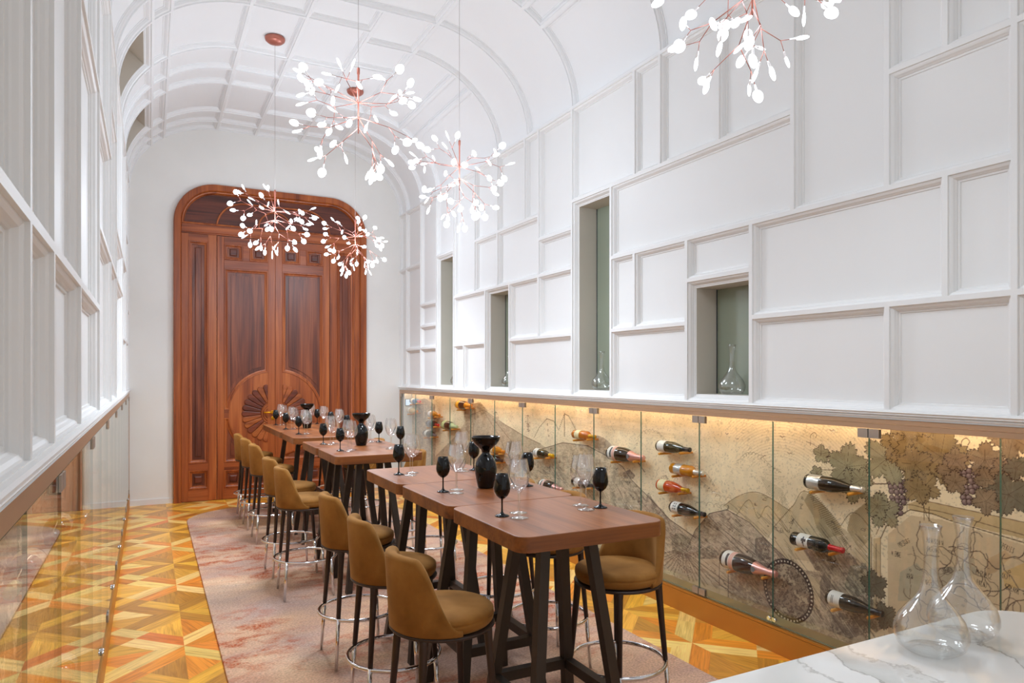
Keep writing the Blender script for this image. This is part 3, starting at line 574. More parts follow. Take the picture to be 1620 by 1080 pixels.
def paint_mural(Yc,Zr,words=True):
    """Yc columns, Zr rows in mm -> rgb print of an engraved vineyard landscape"""
    Y=Yc[None,:]; Z=Zr[:,None]; H,Wd=len(Zr),len(Yc)
    img=np.empty((H,Wd,3)); base=np.array((238,219,184.))
    n1=fbm(Y,Z,420,1); n2=fbm(Y,Z,60,2); n3=fbm(Y,Z,9,3,3); n4=fbm(Y*.35,Z,14,4,3)
    img[:]=base; img*= (0.90+.2*n1+.06*n2)[...,None]
    img*= (1-.12*(n3>.66))[...,None]
    def sub(y0,y1,z0,z1):
        # columns run from the far end to the near one: Yc falls
        c=np.where((Yc>=y0)&(Yc<=y1))[0]; r=np.where((Zr>=z0)&(Zr<=z1))[0]
        if len(c)==0 or len(r)==0: return None
        return slice(r[0],r[-1]+1),slice(c[0],c[-1]+1)
    def mixin(s,mask,col,a=1.0):
        m=(mask*a)[...,None]; img[s]=img[s]*(1-m)+np.array(col,float)*m
    def poly(P,col,tex):
        ys=[p[0] for p in P]; zs=[p[1] for p in P]; s=sub(min(ys),max(ys),min(zs),max(zs))
        if s is None: return
        yy=np.broadcast_to(Y[:,s[1]],(s[0].stop-s[0].start,s[1].stop-s[1].start)); zz=np.broadcast_to(Z[s[0],:],yy.shape)
        ins=np.zeros(yy.shape,bool)
        for i in range(len(P)):
            (ya,za),(yb,zb)=P[i-1],P[i]
            if za==zb: continue
            ins^=((zz>za)!=(zz>zb))&(yy<(yb-ya)*(zz-za)/(zb-za)+ya)
        ins=ins.astype(float)
        shade=1-.25*tex*(n2[s]-.5)*2
        c=(np.array(col,float)*.72+np.array((214,194,160.))*.28)[None,None,:]*shade[...,None]
        m=(ins*.85)[...,None]; img[s]=img[s]*(1-m)+c*m
        dk=(((n3[s]+.45*n4[s])>(.80-.02*tex))&(tex>.4))|(((n4[s])>.60)&(tex>.6))
        mixin(s,ins*dk,(92,76,66),.08+.16*tex)
        lt=(fbm(yy,zz,17,11,3)>.60)&(tex>.6); mixin(s,ins*lt,(224,206,172),.45)
    def seg(ya,za,yb,zb,w,col,a=1.0):
        s=sub(min(ya,yb)-w-3,max(ya,yb)+w+3,min(za,zb)-w-3,max(za,zb)+w+3)
        if s is None: return
        yy=Y[:,s[1]]; zz=Z[s[0],:]; dy,dz=yb-ya,zb-za; L2=dy*dy+dz*dz or 1
        t=np.clip(((yy-ya)*dy+(zz-za)*dz)/L2,0,1); d=np.hypot(yy-ya-t*dy,zz-za-t*dz)
        mixin(s,np.clip((w/2+.8-d)/1.6,0,1),col,a)
    def line(P,w,col,a=1.0):
        for p,q in zip(P[:-1],P[1:]): seg(*p,*q,w,col,a)
    def smooth(P,n=6):
        out=[]
        for i in range(len(P)-1):
            p0=P[max(i-1,0)]; p1=P[i]; p2=P[i+1]; p3=P[min(i+2,len(P)-1)]
            for k in range(n):
                t=k/n; out.append(tuple(.5*((2*p1[j])+(-p0[j]+p2[j])*t+(2*p0[j]-5*p1[j]+4*p2[j]-p3[j])*t*t+(-p0[j]+3*p1[j]-3*p2[j]+p3[j])*t**3) for j in (0,1)))
        return out+[P[-1]]
    rnd=random.Random(8)
    # sun rings engraved in the sky
    for k in range(26):
        r=330+k*17; line([(2900+r*math.cos(R(a)),760+r*math.sin(R(a))) for a in range(48,150,4)],1.7,(140,108,72),.38)
    for k in range(14):
        z=1215-k*9; line([(5200,z+rnd.uniform(-3,3)),(3700+rnd.uniform(0,500),z)],1.6,(176,140,96),.3)
    for c in MURAL['clouds']:
        P=smooth(c,4)
        for p,q in zip(P[:-1],P[1:]):
            mx,mz=(p[0]+q[0])/2,(p[1]+q[1])/2; r=math.dist(p,q)*.62
            a0=math.atan2(q[1]-p[1],q[0]-p[0])
            line([(mx+r*math.cos(a0+R(t)),mz+abs(r*math.sin(R(t)))) for t in range(-10,191,20)],2.2,(128,106,84),.65)
        for k in range(10):
            p=rnd.choice(P); seg(p[0]+rnd.uniform(-60,60),p[1]-rnd.uniform(10,60),p[0]+rnd.uniform(-60,60)-40,p[1]-rnd.uniform(10,60),1.5,(150,126,98),.4)
    for col,t,P in MURAL['polys']: poly(P,col,t)
    # hatching that follows the mountain sides
    for (ya,za,yb,zb,n,dy,dz) in ((2735,965,2520,780,30,-60,-150),(3060,960,2900,900,16,-60,-110),(2500,820,2360,900,18,-90,-110),(2900,850,2800,760,14,50,-90)):
        for k in range(n):
            t=k/(n-1); y=ya+(yb-ya)*t; z=za+(zb-za)*t; q=rnd.uniform(.6,1)
            seg(y,z,y+dy*q,z+dz*q,1.8,(104,84,54),.6)
    for k in range(2200):   # slope strokes on the hills
        y=rnd.uniform(2350,6400); z=rnd.uniform(230,760); f=math.sin(y*.003)
        s=sub(y-4,y+4,z-4,z+4)
        if s is None or img[s].mean()>192: continue
        L=rnd.uniform(25,110); g=.62+.3*f+rnd.uniform(-.12,.12); seg(y,z,y-L,z-L*g,rnd.choice((1.8,2.6,3.6)),rnd.choice(((76,62,54),(88,72,62),(66,54,46),(226,208,176),(232,214,184))),.6)
    for k in range(420):   # scribbled scrub and trees on the hills
        y=rnd.uniform(2350,6600); z=rnd.uniform(200,900); s=sub(y-4,y+4,z-4,z+4)
        if s is None or img[s].mean()>190: continue
        q=rnd.uniform(8,26); c=rnd.choice(((84,70,60),(70,58,50),(100,84,70),(228,210,178)))
        P=[(y+q*rnd.uniform(-1,1),z+q*rnd.uniform(-.8,.8)) for _ in range(6)]; line(smooth(P,3),2.4,c,.7)
    vy,vz=MURAL['vine']
    for k in range(18):
        a=R(200+k*8.0); P=[(vy+(40+t*62)*math.cos(a),vz+(14+t*44)*math.sin(a)) for t in range(9)]
        for p,q in zip(P[:-1],P[1:]):
            if q[1]<160: break
            for _ in range(3): seg(p[0]+rnd.uniform(-9,9),p[1]+rnd.uniform(-6,6),q[0]+rnd.uniform(-9,9),q[1]+rnd.uniform(-6,6),3.0,(96,76,58),.6)
    for k in range(46):    # tree and bush scribbles, waterfalls
        y=rnd.choice((9000,8900,7300,7200)); yy=y+rnd.uniform(-180,180); z=rnd.uniform(600,1240); seg(yy,z,yy+rnd.uniform(-12,12),z-rnd.uniform(60,200),5,(120,110,100),.5)
    for w,col,P in MURAL['strokes']: line(smooth(P,4) if w<=3 else P,w*1.15,col,.9)
    # barrel head
    by,bz=MURAL['barrel']; s=sub(by-190,by+190,bz-240,bz+240)
    if s:
        yy=Y[:,s[1]]-by; zz=Z[s[0],:]-bz; r=np.hypot(yy/180,zz/182); f=n2[s]
        mixin(s,(r<1).astype(float),(150,132,112)); mixin(s,((r<.84)&(f>.52)),(196,178,150),.8); mixin(s,((r<.84)&(n3[s]>.55)),(84,70,62),.7)
        mixin(s,((r>.84)&(r<1)).astype(float),(58,46,44))
        ang=np.arctan2(zz,yy); mixin(s,((np.abs(r-.92)<.028)&(np.abs(((ang/(2*PI)*46)%1)-.5)<.2)),(222,208,184))
    for y,z,hh in MURAL['balloons']:
        for t in range(0,360,15): seg(y+hh*math.cos(R(t)),z+hh*math.sin(R(t)),y+hh*math.cos(R(t+15)),z+hh*math.sin(R(t+15)),4,(120,98,86),.8)
        for q in (-.5,0,.5): line([(y+hh*q*math.cos(R(t)),z+hh*math.sin(R(t))) for t in range(-90,91,30)],3,(140,116,100),.6)
        line([(y-hh*.4,z-hh*1.0),(y-hh*.15,z-hh*1.7),(y+hh*.15,z-hh*1.7),(y+hh*.4,z-hh*1.0)],3,(120,98,86),.8)
    for y,z,hh in MURAL['birds']:
        hh*=3.2; line(smooth([(y+hh*.6,z+hh*.35),(y+hh*.2,z+hh*.1),(y,z),(y-hh*.25,z+hh*.3),(y-hh*.6,z+hh*.2)],3),2.2+hh*.03,(110,80,66),.9)
        if hh>60: line([(y+hh*.5,z+hh*.5),(y,z),(y-hh*.7,z-hh*.55)],hh*.09,(92,74,70),.95)
    # map: rivers, borders, towns
    for k in range(80):
        y=rnd.uniform(1300,2180); z=rnd.uniform(330,820); P=[(y,z)]
        a=rnd.uniform(0,2*PI)
        for _ in range(14):
            a+=rnd.uniform(-.8,.8); y+=18*math.cos(a); z+=18*math.sin(a); P.append((y,z))
        if max(p[0] for p in P)<2210: line(P,rnd.choice((2.0,3.0,4.2)),rnd.choice(((92,72,60),(74,58,50),(110,92,80))),.75)
    for k in range(16):
        y,z=rnd.uniform(1300,2150),rnd.uniform(340,800); line([(y+5*math.cos(R(t)),z+5*math.sin(R(t))) for t in range(0,361,60)],1.8,(70,56,48),.9)
    for w,y,z,a in (MURAL['words'] if words else ()):
        h=6.4; L=len(w)*h*1.25
        for i,ch in enumerate(w):
            for (xa,za,xb,zb) in GLY[ch]:
                def T(px,pz):
                    u=i*h*1.3+px*h*.24-L/2; v=pz*h*.9; return (y-(u*math.cos(a)-v*math.sin(a)),z+u*math.sin(a)+v*math.cos(a))
                seg(*T(xa,za),*T(xb,zb),1.5,(58,46,40),.9)
    # grapes
    for gy,gz in MURAL['grapes']:
        s=sub(gy-16,gy+16,gz-16,gz+16)
        if s is None: continue
        r=np.hypot(Y[:,s[1]]-gy,Z[s[0],:]-gz)/14.5; q=np.hypot(Y[:,s[1]]-gy-4,Z[s[0],:]-gz-5)/14.5
        mixin(s,(r<1).astype(float),(126,102,100)); mixin(s,(r<1)*np.clip(1-q*1.3,0,1),(176,154,146)); mixin(s,((r>.84)&(r<1.06)).astype(float),(62,46,44),.9)
    # vine leaves
    LC_=((170,160,126),(166,140,98),(156,130,102),(126,116,96))
    for ly,lz,sz,rot,kind in MURAL['leaves']:
        sz*=1.12
        s=sub(ly-sz*1.15,ly+sz*1.15,lz-sz*1.15,lz+sz*1.15)
        if s is None: continue
        dy=-(Y[:,s[1]]-ly); dz=Z[s[0],:]-lz; r=np.hypot(dy,dz); th=np.arctan2(dz,dy)-rot*1.0
        lobe=np.abs(np.cos(th*2.5)); saw=np.abs(((th/(2*PI)*31)%1)-.5)*2
        rad=sz*(.55+.37*lobe**.75+.06*(np.cos(th)>.3))*(.90+.15*saw)
        ins=(r<rad).astype(float); c=np.array(LC_[kind]); f=.92+.25*(n2[s]-.5)
        m=(ins*.94)[...,None]; img[s]=img[s]*(1-m)+(c[None,None,:]*f[...,None])*m
        vein=np.abs(np.sin(th*2.5))*r; mixin(s,ins*((vein<2.6)&(lobe>.4)&(r<rad*.92)),(84,66,50),.75)
        hat=(np.abs(((r+dz*.6)/9)%1-.5)<.16)&(lobe<.62); mixin(s,ins*hat,(96,78,58),.4)
        mixin(s,((np.abs(r-rad)<2.6)).astype(float),(66,50,44),.9)
    return np.clip(img,0,255)
def mural_mesh(name,parent,mir):
    if not mir:
        u=np.linspace(640,1720,1081); a=(u-810.)/1108.; F0=math.radians(27.386); s0,c0=math.sin(F0),math.cos(F0)
        Ym=3.274*(c0-a*s0)/(s0+a*c0); Ym=Ym[(Ym<9.36)&(Ym>-.2)]; Ym=np.concatenate([[9.36],Ym,np.linspace(Ym[-1]-.03,YN,60)]); zr=np.linspace(.150,1.352,420); x=3.274
    else:
        Ym=np.concatenate([np.linspace(9.36,4.0,180),np.linspace(3.99,.8,360),np.linspace(.78,YN,20)]); zr=np.linspace(.150,1.352,220); x=XL-.144
    img=paint_mural(Ym*1000,zr*1000,not mir)
    if not mir: pass
    H,W_=len(zr),len(Ym)
    co=np.empty((H,W_,3)); co[...,0]=x; co[...,1]=Ym[None,:]; co[...,2]=zr[:,None]
    idx=np.arange(H*W_).reshape(H,W_); q=np.stack([idx[:-1,:-1],idx[:-1,1:],idx[1:,1:],idx[1:,:-1]],-1).reshape(-1,4)
    me=bpy.data.meshes.new(name); me.vertices.add(H*W_); me.vertices.foreach_set('co',co.reshape(-1)); me.loops.add(q.size); me.loops.foreach_set('vertex_index',q.reshape(-1).astype(np.int32))
    me.polygons.add(len(q)); me.polygons.foreach_set('loop_start',np.arange(0,q.size,4,dtype=np.int32)); me.polygons.foreach_set('loop_total',np.full(len(q),4,dtype=np.int32)); me.update(calc_edges=True)
    c=img.reshape(-1,3)/255.; c=np.where(c<=.04045,c/12.92,((c+.055)/1.055)**2.4); c4=np.ones((len(c),4)); c4[:,:3]=c
    at=me.color_attributes.new('print','FLOAT_COLOR','POINT'); at.data.foreach_set('color',c4.reshape(-1).astype(np.float32))
    me.materials.append(PRINT); o=bpy.data.objects.new(name,me); COL.objects.link(o); o.parent=parent; o['label']='sepia engraved print of mountains, vineyard, grapevine and old map'; return o
def cabinet(mir):
    X=(lambda x:x) if not mir else (lambda x:2*XC-x)
    root=empty('display_cabinet',(0,0,0))
    tag(root,'long low glazed wine display cabinet under the niche wall' if not mir else 'long low glazed wine display cabinet beside the aisle, under the wall without niches','display cabinet','wine display cabinets')
    def bx(mb,x0,y0,z0,x1,y1,z1,m=0): mb.box(min(X(x0),X(x1)),y0,z0,max(X(x0),X(x1)),y1,z1,m)
    mb=MB(); bx(mb,XR,YN,0,XR+.02,YE-.001,.132); bx(mb,XR+.001,YN,.134,XR+.02,YE-.001,.147); mb.build('plinth',[GOLDM],root)
    mb=MB(); bx(mb,XR+.02,YN,.12,3.30,YE-.001,.149); mb.build('bottom_shelf',[SHELFM],root)
    mb=MB(); bx(mb,XR+.004,YN,1.332,XR+.03,YE-.001,1.354); bx(mb,XR+.006,YN,1.306,XR+.03,YE-.001,1.330); bx(mb,XR+.004,9.455,.149,XR+.03,YE-.001,1.306); mb.build('header_frame',[BRONZE],root)
    mb=MB(); bx(mb,XR+.031,9.37,.149,3.30,9.40,1.352); mb.build('end_panel',[PLASTER],root)
    mb=MB(); bx(mb,XR+.03,YN,1.3535,3.30,YE-.1,1.356); mb.build('soffit',[SHELFM],root)
    mb=MB()
    n=20
    for k in range(n):
        y0=YN+(9.36-YN)*k/n; y1=YN+(9.36-YN)*(k+1)/n-.01
        bx(mb,XR+.034,y0,1.343,XR+.047,y1,1.352)
    mb.build('led_strip',[LED],root)
    mural_mesh('mural',root,mir)
cabinet(False); cabinet(True)
# frameless glass doors, hinged in pairs
JO=[9.455,8.845,8.245,7.647,7.050,6.448,5.848,5.246,4.647,4.045,3.444,2.846,2.248,1.650,1.050,.45,-.15]
def doors(mir):
    X=(lambda x:x) if not mir else (lambda x:2*XC-x)
    wall='niche wall' if not mir else 'wall without niches'
    for i,(ya,yb) in enumerate(zip(JO[:-1],JO[1:])):
        y0,y1=yb+.002,ya-.002; cy=(y0+y1)/2
        root=empty('glass_door',(X(XR+.011),cy,.160)); ox,oy,oz=root.location
        tag(root,f'frameless glass cabinet door, {ORD[i]} from the wooden double door, {wall}','glass door','glass doors of the wine cabinets')
        mb=MB()
        x0,x1=sorted((X(XR+.007),X(XR+.015)))
        p=[(x0,y0,.160),(x1,y0,.160),(x1,y1,.160),(x0,y1,.160),(x0,y0,1.303),(x1,y0,1.303),(x1,y1,1.303),(x0,y1,1.303)]
        p=[(a-ox,b-oy,c-oz) for a,b,c in p]
        mb.hexa(p); mb.m=[1,1,1,0,1,0]
        mb.build('pane',[PANE,PEDGE],root)
        hinge_at_near=(i%2==1)    # pairs meet at every second joint
        hy=y0 if hinge_at_near else y1; sg=1 if hinge_at_near else -1
        for zz in ((1.258,1.303),(.160,.200)):
            h=MB(); a,b=sorted((hy+sg*.001,hy+sg*.055)); h.box(x0-.006-ox,a-oy,zz[0]-oz,x0-.0005-ox,b-oy,zz[1]-oz); h.box(x1+.0005-ox,a-oy,zz[0]-oz,x1+.006-ox,b-oy,zz[1]-oz)
            h.build('hinge',[HINGE],root)
        ly=y1 if hinge_at_near else y0; lx=x0 if not mir else x1; ls=-1 if not mir else 1
        k=MB(); yy=ly+(-.018 if hinge_at_near else .018)
        k.tube([(lx+ls*.0005-ox,yy-oy,.185-oz),(lx+ls*.012-ox,yy-oy,.185-oz)],.011,14); k.box(min(lx,lx+ls*.006)-ox,min(yy,ly)-oy,.174-oz,max(lx,lx+ls*.006)-ox,max(yy,ly)-oy,.196-oz)
        k.build('lock_button',[CHROME],root)
doors(False); doors(True)
# small blue display on the end panel behind the glass
t=empty('display_screen',(3.220,9.369,1.18)); tag(t,'small square pale blue screen on the end panel inside the niche wall cabinet','screen')
mb=MB(); mb.box(-.049,-.012,-.048,.049,0,.048); mb.build('frame',[plain('screen_frame',C(96,104,112),.4)],t)
mb=MB(); mb.box(-.042,-.0145,-.040,.042,-.012,.040); mb.build('panel',[emit('screen_blue',C(130,180,215),.9)],t)
# ------------------------------------------------------------------ rug
mb=MB()
poly=[(.355,1.3),(2.583,1.3)]
def corner(cx,cy,rx,ry,a0,a1,n=14): return [(cx+rx*math.cos(R(a0+(a1-a0)*k/n)),cy+ry*math.sin(R(a0+(a1-a0)*k/n))) for k in range(n+1)]
poly+=corner(2.583-.75,8.16,.75,.64,0,90)+corner(.355+.75,8.16,.75,.64,90,180)
mb.prism(poly,.001,.014,0,.004)
tag(mb.build('rug',[RUG]),'long pale pink and rust patchy rug with rounded ends under the tables','rug')

# ------------------------------------------------------------------ high tables
RZ=.0145
def make_table(ly):
    root=empty('high_table'); W2,L2=.3225,ly/2; H=1.0
    mb=MB(); mb.prism(rrect(-W2,-L2,W2,L2,.055,7),H-.058,H-.0005,1,.003)
    # top veneer: last face of the prism
    mb.m[-1]=0
    for k in range(len(mb.m)):
        pass
    t=mb.build('tabletop',[TTOP,TEDGE],root,auto=20)
    mb=MB(); mb.box(-W2+.06,-L2+.06,H-.07,W2-.06,L2-.06,H-.0585); mb.build('under_plate',[TABLELEG],root)
    ax,ay,fx,fy=.105,(.105 if ly<.9 else L2-.24),.212,(.217 if ly<.9 else L2-.12)
    h=.021
    def at(sx_,sy_,z):
        t=(H-.07-z)/(H-.07-RZ); return (sx_*(ax+(fx-ax)*t),sy_*(ay+(fy-ay)*t))
    for sx_ in (-1,1):
        for sy_ in (-1,1):
            mb=MB(); (bx,by),(tx,ty)=at(sx_,sy_,RZ),at(sx_,sy_,H-.07)
            mb.hexa([(bx-h,by-h,RZ),(bx+h,by-h,RZ),(bx+h,by+h,RZ),(bx-h,by+h,RZ),(tx-h,ty-h,H-.07),(tx+h,ty-h,H-.07),(tx+h,ty+h,H-.07),(tx-h,ty+h,H-.07)])
            mb.build('leg',[TABLELEG],root)
    z0,z1=.272,.314
    for sy_ in (-1,1):
        (xa,ya),(xb,yb)=at(-1,sy_,.29),at(1,sy_,.29); mb=MB(); mb.box(xa+h-.002,ya-h+.002,z0,xb-h+.002,ya+h-.002,z1); mb.build('stretcher',[TABLELEG],root)
    for sx_ in (-1,1):
        (xa,ya),(xb,yb)=at(sx_,-1,.29),at(sx_,1,.29); mb=MB(); mb.box(xa-h+.002,ya+h-.002,z0,xa+h-.002,yb-h+.002,z1); mb.build('stretcher',[TABLELEG],root)
    return root
TY=[(2.473,.648),(3.138,.672),(3.812,.648),(5.168,.625),(5.795,.618),(6.80,.690),(7.775,1.25)]
TLAB=['square high table with rounded walnut top standing next to the marble counter','square high table butted against the one next to the marble counter','square high table ending the three table run near the marble counter',
 'square high table at the counter end of the middle pair of tables','square high table at the door end of the middle pair of tables','square high table at the counter end of the run by the wooden door','longer high table closest to the wooden double door']
cache={}
for (y,l),lab in zip(TY,TLAB):
    t=make_table(l); t.location=(1.47,y,0); tag(t,lab,'table','high tables in a line')

# ------------------------------------------------------------------ bar stools
def make_stool():
    root=empty('bar_stool')
    # seat cushion
    mb=MB(); mb.lathe([(0,.640),(.150,.640),(.184,.644),(.193,.655),(.196,.668),(.1955,.676),(.1935,.6785),(.1955,.681),(.194,.690),(.183,.699),(.160,.705),(.11,.709),(0,.711)],40)
    s=mb.build('seat',[VELVET],root)
    # curved back shell
    mb=MB(); TH=88; n=36; loops=[]
    for k in range(n+1):
        th=-TH+2*TH*k/n; u=abs(th)/TH; f=.5*(1+math.cos(PI*min(1,max(0,(abs(th)-36)/50)))); zt=.664+.258*f-.012*(th/60)**2*f
        a=R(180+th); thick=.040*(.55+.45*f)
        ro=lambda z:.199+.017*((z-.64)/.28); ri=lambda z:ro(z)-thick-.004*((z-.64)/.28)
        e=min(thick*.5,.018)
        pr=[(ro(.636)-.012,.634),(ro(.645),.645)]+[(ro(.645+(zt-e-.645)*q),.645+(zt-e-.645)*q) for q in (.25,.5,.75,1)]
        cx_=(ro(zt)+ri(zt))/2; hw=(ro(zt)-ri(zt))/2
        pr+=[(cx_+hw*math.cos(R(q)),zt-e+e*math.sin(R(q))) for q in (35,65,90,115,145)]
        pr+=[(ri(zt-e),zt-e)]+[(ri(.66+(zt-e-.66)*q),.66+(zt-e-.66)*q) for q in (.66,.33,0)]
        loops.append([(r*math.cos(a),r*math.sin(a),z) for r,z in pr])
    mb.rings(loops,0,True,True,True,True)
    mb.build('backrest',[VELVET],root)
    # metal seat ring
    mb=MB(); mb.lathe([(.150,.622),(.192,.626),(.200,.634),(.196,.6395),(.150,.6395),(.150,.622)],40); mb.build('seat_frame',[DARKLEG],root)
    zf=RZ
    for ang in (45,135,225,315):
        a=R(ang); d=(math.cos(a),math.sin(a)); q=math.sqrt(2)
        def pt(r,z): return (d[0]*r,d[1]*r,z)
        r0,r1,r2=.128*q,.150*q,.166*q
        mb=MB(); mb.tube([pt(.176,.633),pt(r0-.001,.625),pt(r0+.001,.606),pt(r0+(r1-r0)*.2,.55),pt(r1,.283)],[.016,.0185,.0165,.015,.0115],10)
        l=mb.build('leg',[DARKLEG],root)
        mb=MB(); mb.tube([pt(r1,.283),pt(r1+(r2-r1)*.5,.15),pt(r2,zf)],[.0108,.010,.0085],10); tp=mb.build('leg_tip',[CHROME],l); tp['label']='chrome lower end of the leg'
    mb=MB(); mb.tube([(.2125*math.cos(2*PI*k/48),.2125*math.sin(2*PI*k/48),.274) for k in range(48)],.0095,10,closed=True); fr=mb.build('footrest_ring',[CHROME],root); fr['label']='chrome footrest ring'
    return root
st0=make_stool()
SY=[2.475,3.155,3.852,5.132,5.748,6.932,7.587,8.187]
SXL=[.985,1.015,1.033,.992,.998,1.038,1.036,1.034]
RYX=[(1.895,2.61,191),(1.91,3.27,180),(1.91,3.845,180),(1.915,5.09,178),(1.91,5.745,180),(1.91,6.935,180),(1.90,7.51,181),(1.90,8.08,180)]
first=True
for i,(x,y) in enumerate(zip(SXL,SY)):
    o=st0 if first else copy_tree(st0); first=False
    o.location=(x,y,0); o.rotation_euler=(0,0,R((2,-2,1,-1,2,0,1,-2)[i]))
    tag(o,f'mustard velvet bar stool on the aisle side of the tables, {ORD[i]} from the marble counter','stool','velvet bar stools')
for i,(x,y,a) in enumerate(RYX):
    o=copy_tree(st0); o.location=(x,y,0); o.rotation_euler=(0,0,R(a))
    tag(o,f'mustard velvet bar stool on the mural side of the tables, {ORD[i]} from the marble counter','stool','velvet bar stools')

# ------------------------------------------------------------------ glasses on the tables
TZ=1.0
def lathe_obj(name,prof,mat,n=36):
    mb=MB(); mb.lathe(prof,n); return mb
def glass_black():
    root=empty('black_wine_glass')
    mb=MB(); mb.lathe([(0,.0005),(.0295,.0005),(.0300,.002),(.024,.005),(.010,.009),(.0045,.016),(.0035,.028),(.0034,.060),(.0045,.068)],28); mb.build('stem',[BLACKGL],root)
    mb=MB(); mb.lathe([(.0045,.068),(.012,.072),(.024,.083),(.0315,.098),(.0340,.112),(.0325,.130),(.0285,.150),(.0245,.1695),(.0232,.1695),(.027,.150),(.031,.130),(.0325,.112),(.030,.098),(.022,.085),(0,.076)],28); mb.build('bowl',[BLACKGL],root)
    return root
def glass_tulip():
    root=empty('tulip_wine_glass')
    mb=MB(); mb.lathe([(0,.0005),(.0365,.0005),(.0370,.0018),(.022,.0035),(.007,.006),(.0040,.012),(.0034,.030),(.0033,.085),(.0042,.098)],28); mb.build('stem',[CRYSTAL],root)
    mb=MB(); mb.lathe([(.0042,.098),(.010,.106),(.020,.122),(.0315,.142),(.0410,.163),(.0425,.172),(.0405,.186),(.0355,.208),(.0300,.2355)],32); mb.build('bowl',[CRYSTAL],root)
    return root
def glass_round():
    root=empty('round_wine_glass')
    mb=MB(); mb.lathe([(0,.0005),(.0365,.0005),(.0370,.0018),(.022,.0035),(.007,.006),(.0040,.012),(.0034,.030),(.0033,.080),(.0042,.090)],28); mb.build('stem',[CRYSTAL],root)
    mb=MB(); mb.lathe([(.0042,.090),(.014,.093),(.029,.102),(.0405,.118),(.0465,.138),(.0455,.155),(.0405,.180),(.0350,.205),(.0325,.2205)],32); mb.build('bowl',[CRYSTAL],root)
    return root
gb,gt,gr=glass_black(),glass_tulip(),glass_round()
PY=[2.50,3.15,3.82,5.20,5.765,6.845,7.53,8.20]
rnd=random.Random(21); used=set()
def put(proto,x,y,z,lab,cat,grp):
    o=proto if proto.name not in used else copy_tree(proto)
    used.add(proto.name); o.location=(x,y,z); o.rotation_euler=(0,0,rnd.uniform(0,6)); tag(o,lab,cat,grp); return o
for i,y in enumerate(PY):
    for side in (0,1):
        sd='aisle side' if side==0 else 'mural side'
        j=lambda s=.003: rnd.uniform(-s,s)
        if side==0:
            bx_,by=1.264+j(),y+.022+j(); tx,ty=1.306+j(),y-.042+j(); rx_,ry=1.352+j(),y+.048+j()
        else:
            bx_,by=1.718+j(),y-.007+j(); tx,ty=1.636+j(),y-.022+j(); rx_,ry=1.672+j(),y+.070+j()
        put(gb,bx_,by,TZ,f'small black stemmed wine glass, {ORD[i]} place from the marble counter, {sd}','wine glass','black tasting glasses')
        put(gt,tx,ty,TZ,f'clear tulip shaped wine glass, {ORD[i]} place from the marble counter, {sd}','wine glass','clear wine glasses')
        put(gr,rx_,ry,TZ,f'clear wide round wine glass, {ORD[i]} place from the marble counter, {sd}','wine glass','clear wine glasses')
# black decanters with wide funnel tops
def spittoon():
    root=empty('black_decanter')
    mb=MB(); mb.lathe([(0,.001),(.038,.001),(.041,.006),(.048,.040),(.0545,.075),(.0555,.098),(.052,.122),(.042,.146),(.028,.164),(.0195,.174),(.0185,.180)],36); mb.build('body',[BLACKGL],root)
    mb=MB(); mb.lathe([(.0185,.178),(.0205,.183),(.024,.192),(.040,.205),(.058,.222),(.069,.240),(.0725,.255),(.0725,.258),(.0705,.258),(.066,.241),(.055,.225),(.036,.209),(.018,.199),(0,.197)],36); f=mb.build('funnel',[BLACKGL],root); f['label']='wide black funnel bowl'
    return root
s0=spittoon()
for k,(x,y,lab) in enumerate(((1.504,3.19,'glossy black decanter with funnel top on the table run nearest the marble counter'),(1.513,5.555,'glossy black decanter with funnel top on the middle pair of tables'),(1.487,7.60,'glossy black decanter with funnel top on the table by the wooden door'))):
    o=s0 if k==0 else copy_tree(s0); o.location=(x,y,TZ); tag(o,lab.replace('nearest','next to'),'decanter','black funnel decanters')

# ------------------------------------------------------------------ marble counter and clear decanters
CZ=.885
t=empty('marble_counter',(1.6,.6,0)); tag(t,'white marble bar counter with grey veins and a rounded corner','counter')
pts=[(.95,.15),(2.27,.15)]+corner(2.27-.17,1.185-.17,.17,.17,0,90)+[(.95,1.185)]
pts=[(a-1.6,b-.6) for a,b in pts]
mb=MB(); mb.prism(pts,CZ-.04,CZ,0,.003); mb.build('countertop',[MARBLE],t,auto=30)
mb=MB(); mb.prism(offset_poly(pts,.05),.001,CZ-.0405,0); mb.build('counter_base',[WHITE],t)
def decanter():
    root=empty('glass_decanter')
    out=[(0,.012),(.030,.010),(.042,.001),(.060,.004),(.076,.020),(.083,.042),(.082,.060),(.073,.085),(.056,.108),(.038,.130),(.026,.150),(.0195,.172),(.0165,.200),(.0155,.235),(.0170,.268),(.0205,.292),(.0250,.312)]
    inn=[(r-.0022 if r>.02 else max(r-.0018,0),z+.0022) for r,z in out[3:-1]]
    mb=MB(); mb.lathe(out+[(.0242,.3128)]+list(reversed(inn))+[(.05,.012),(.03,.015),(0,.016)],44); mb.build('vessel',[DECG],root)
    return root
d0=decanter()
DL=[(1.714,1.060,CZ,'tall clear glass decanter on the marble counter, the one closer to the tables'),(1.892,1.085,CZ,'tall clear glass decanter on the marble counter, the one closer to the old map print'),
 (3.262,3.282,ZB+.0535,'clear glass decanter in the short square niche'),(3.262,4.712,ZB+.0535,'clear glass decanter in the wide tall niche'),(3.262,6.352,ZB+.0535,'clear glass decanter in the narrow middle height niche'),(3.262,7.72,ZB+.0535,'clear glass decanter in the tall niche by the end wall')]
for k,(x,y,z,lab) in enumerate(DL):
    o=d0 if k==0 else copy_tree(d0); o.location=(x,y,z); tag(o,lab,'decanter','clear glass decanters')
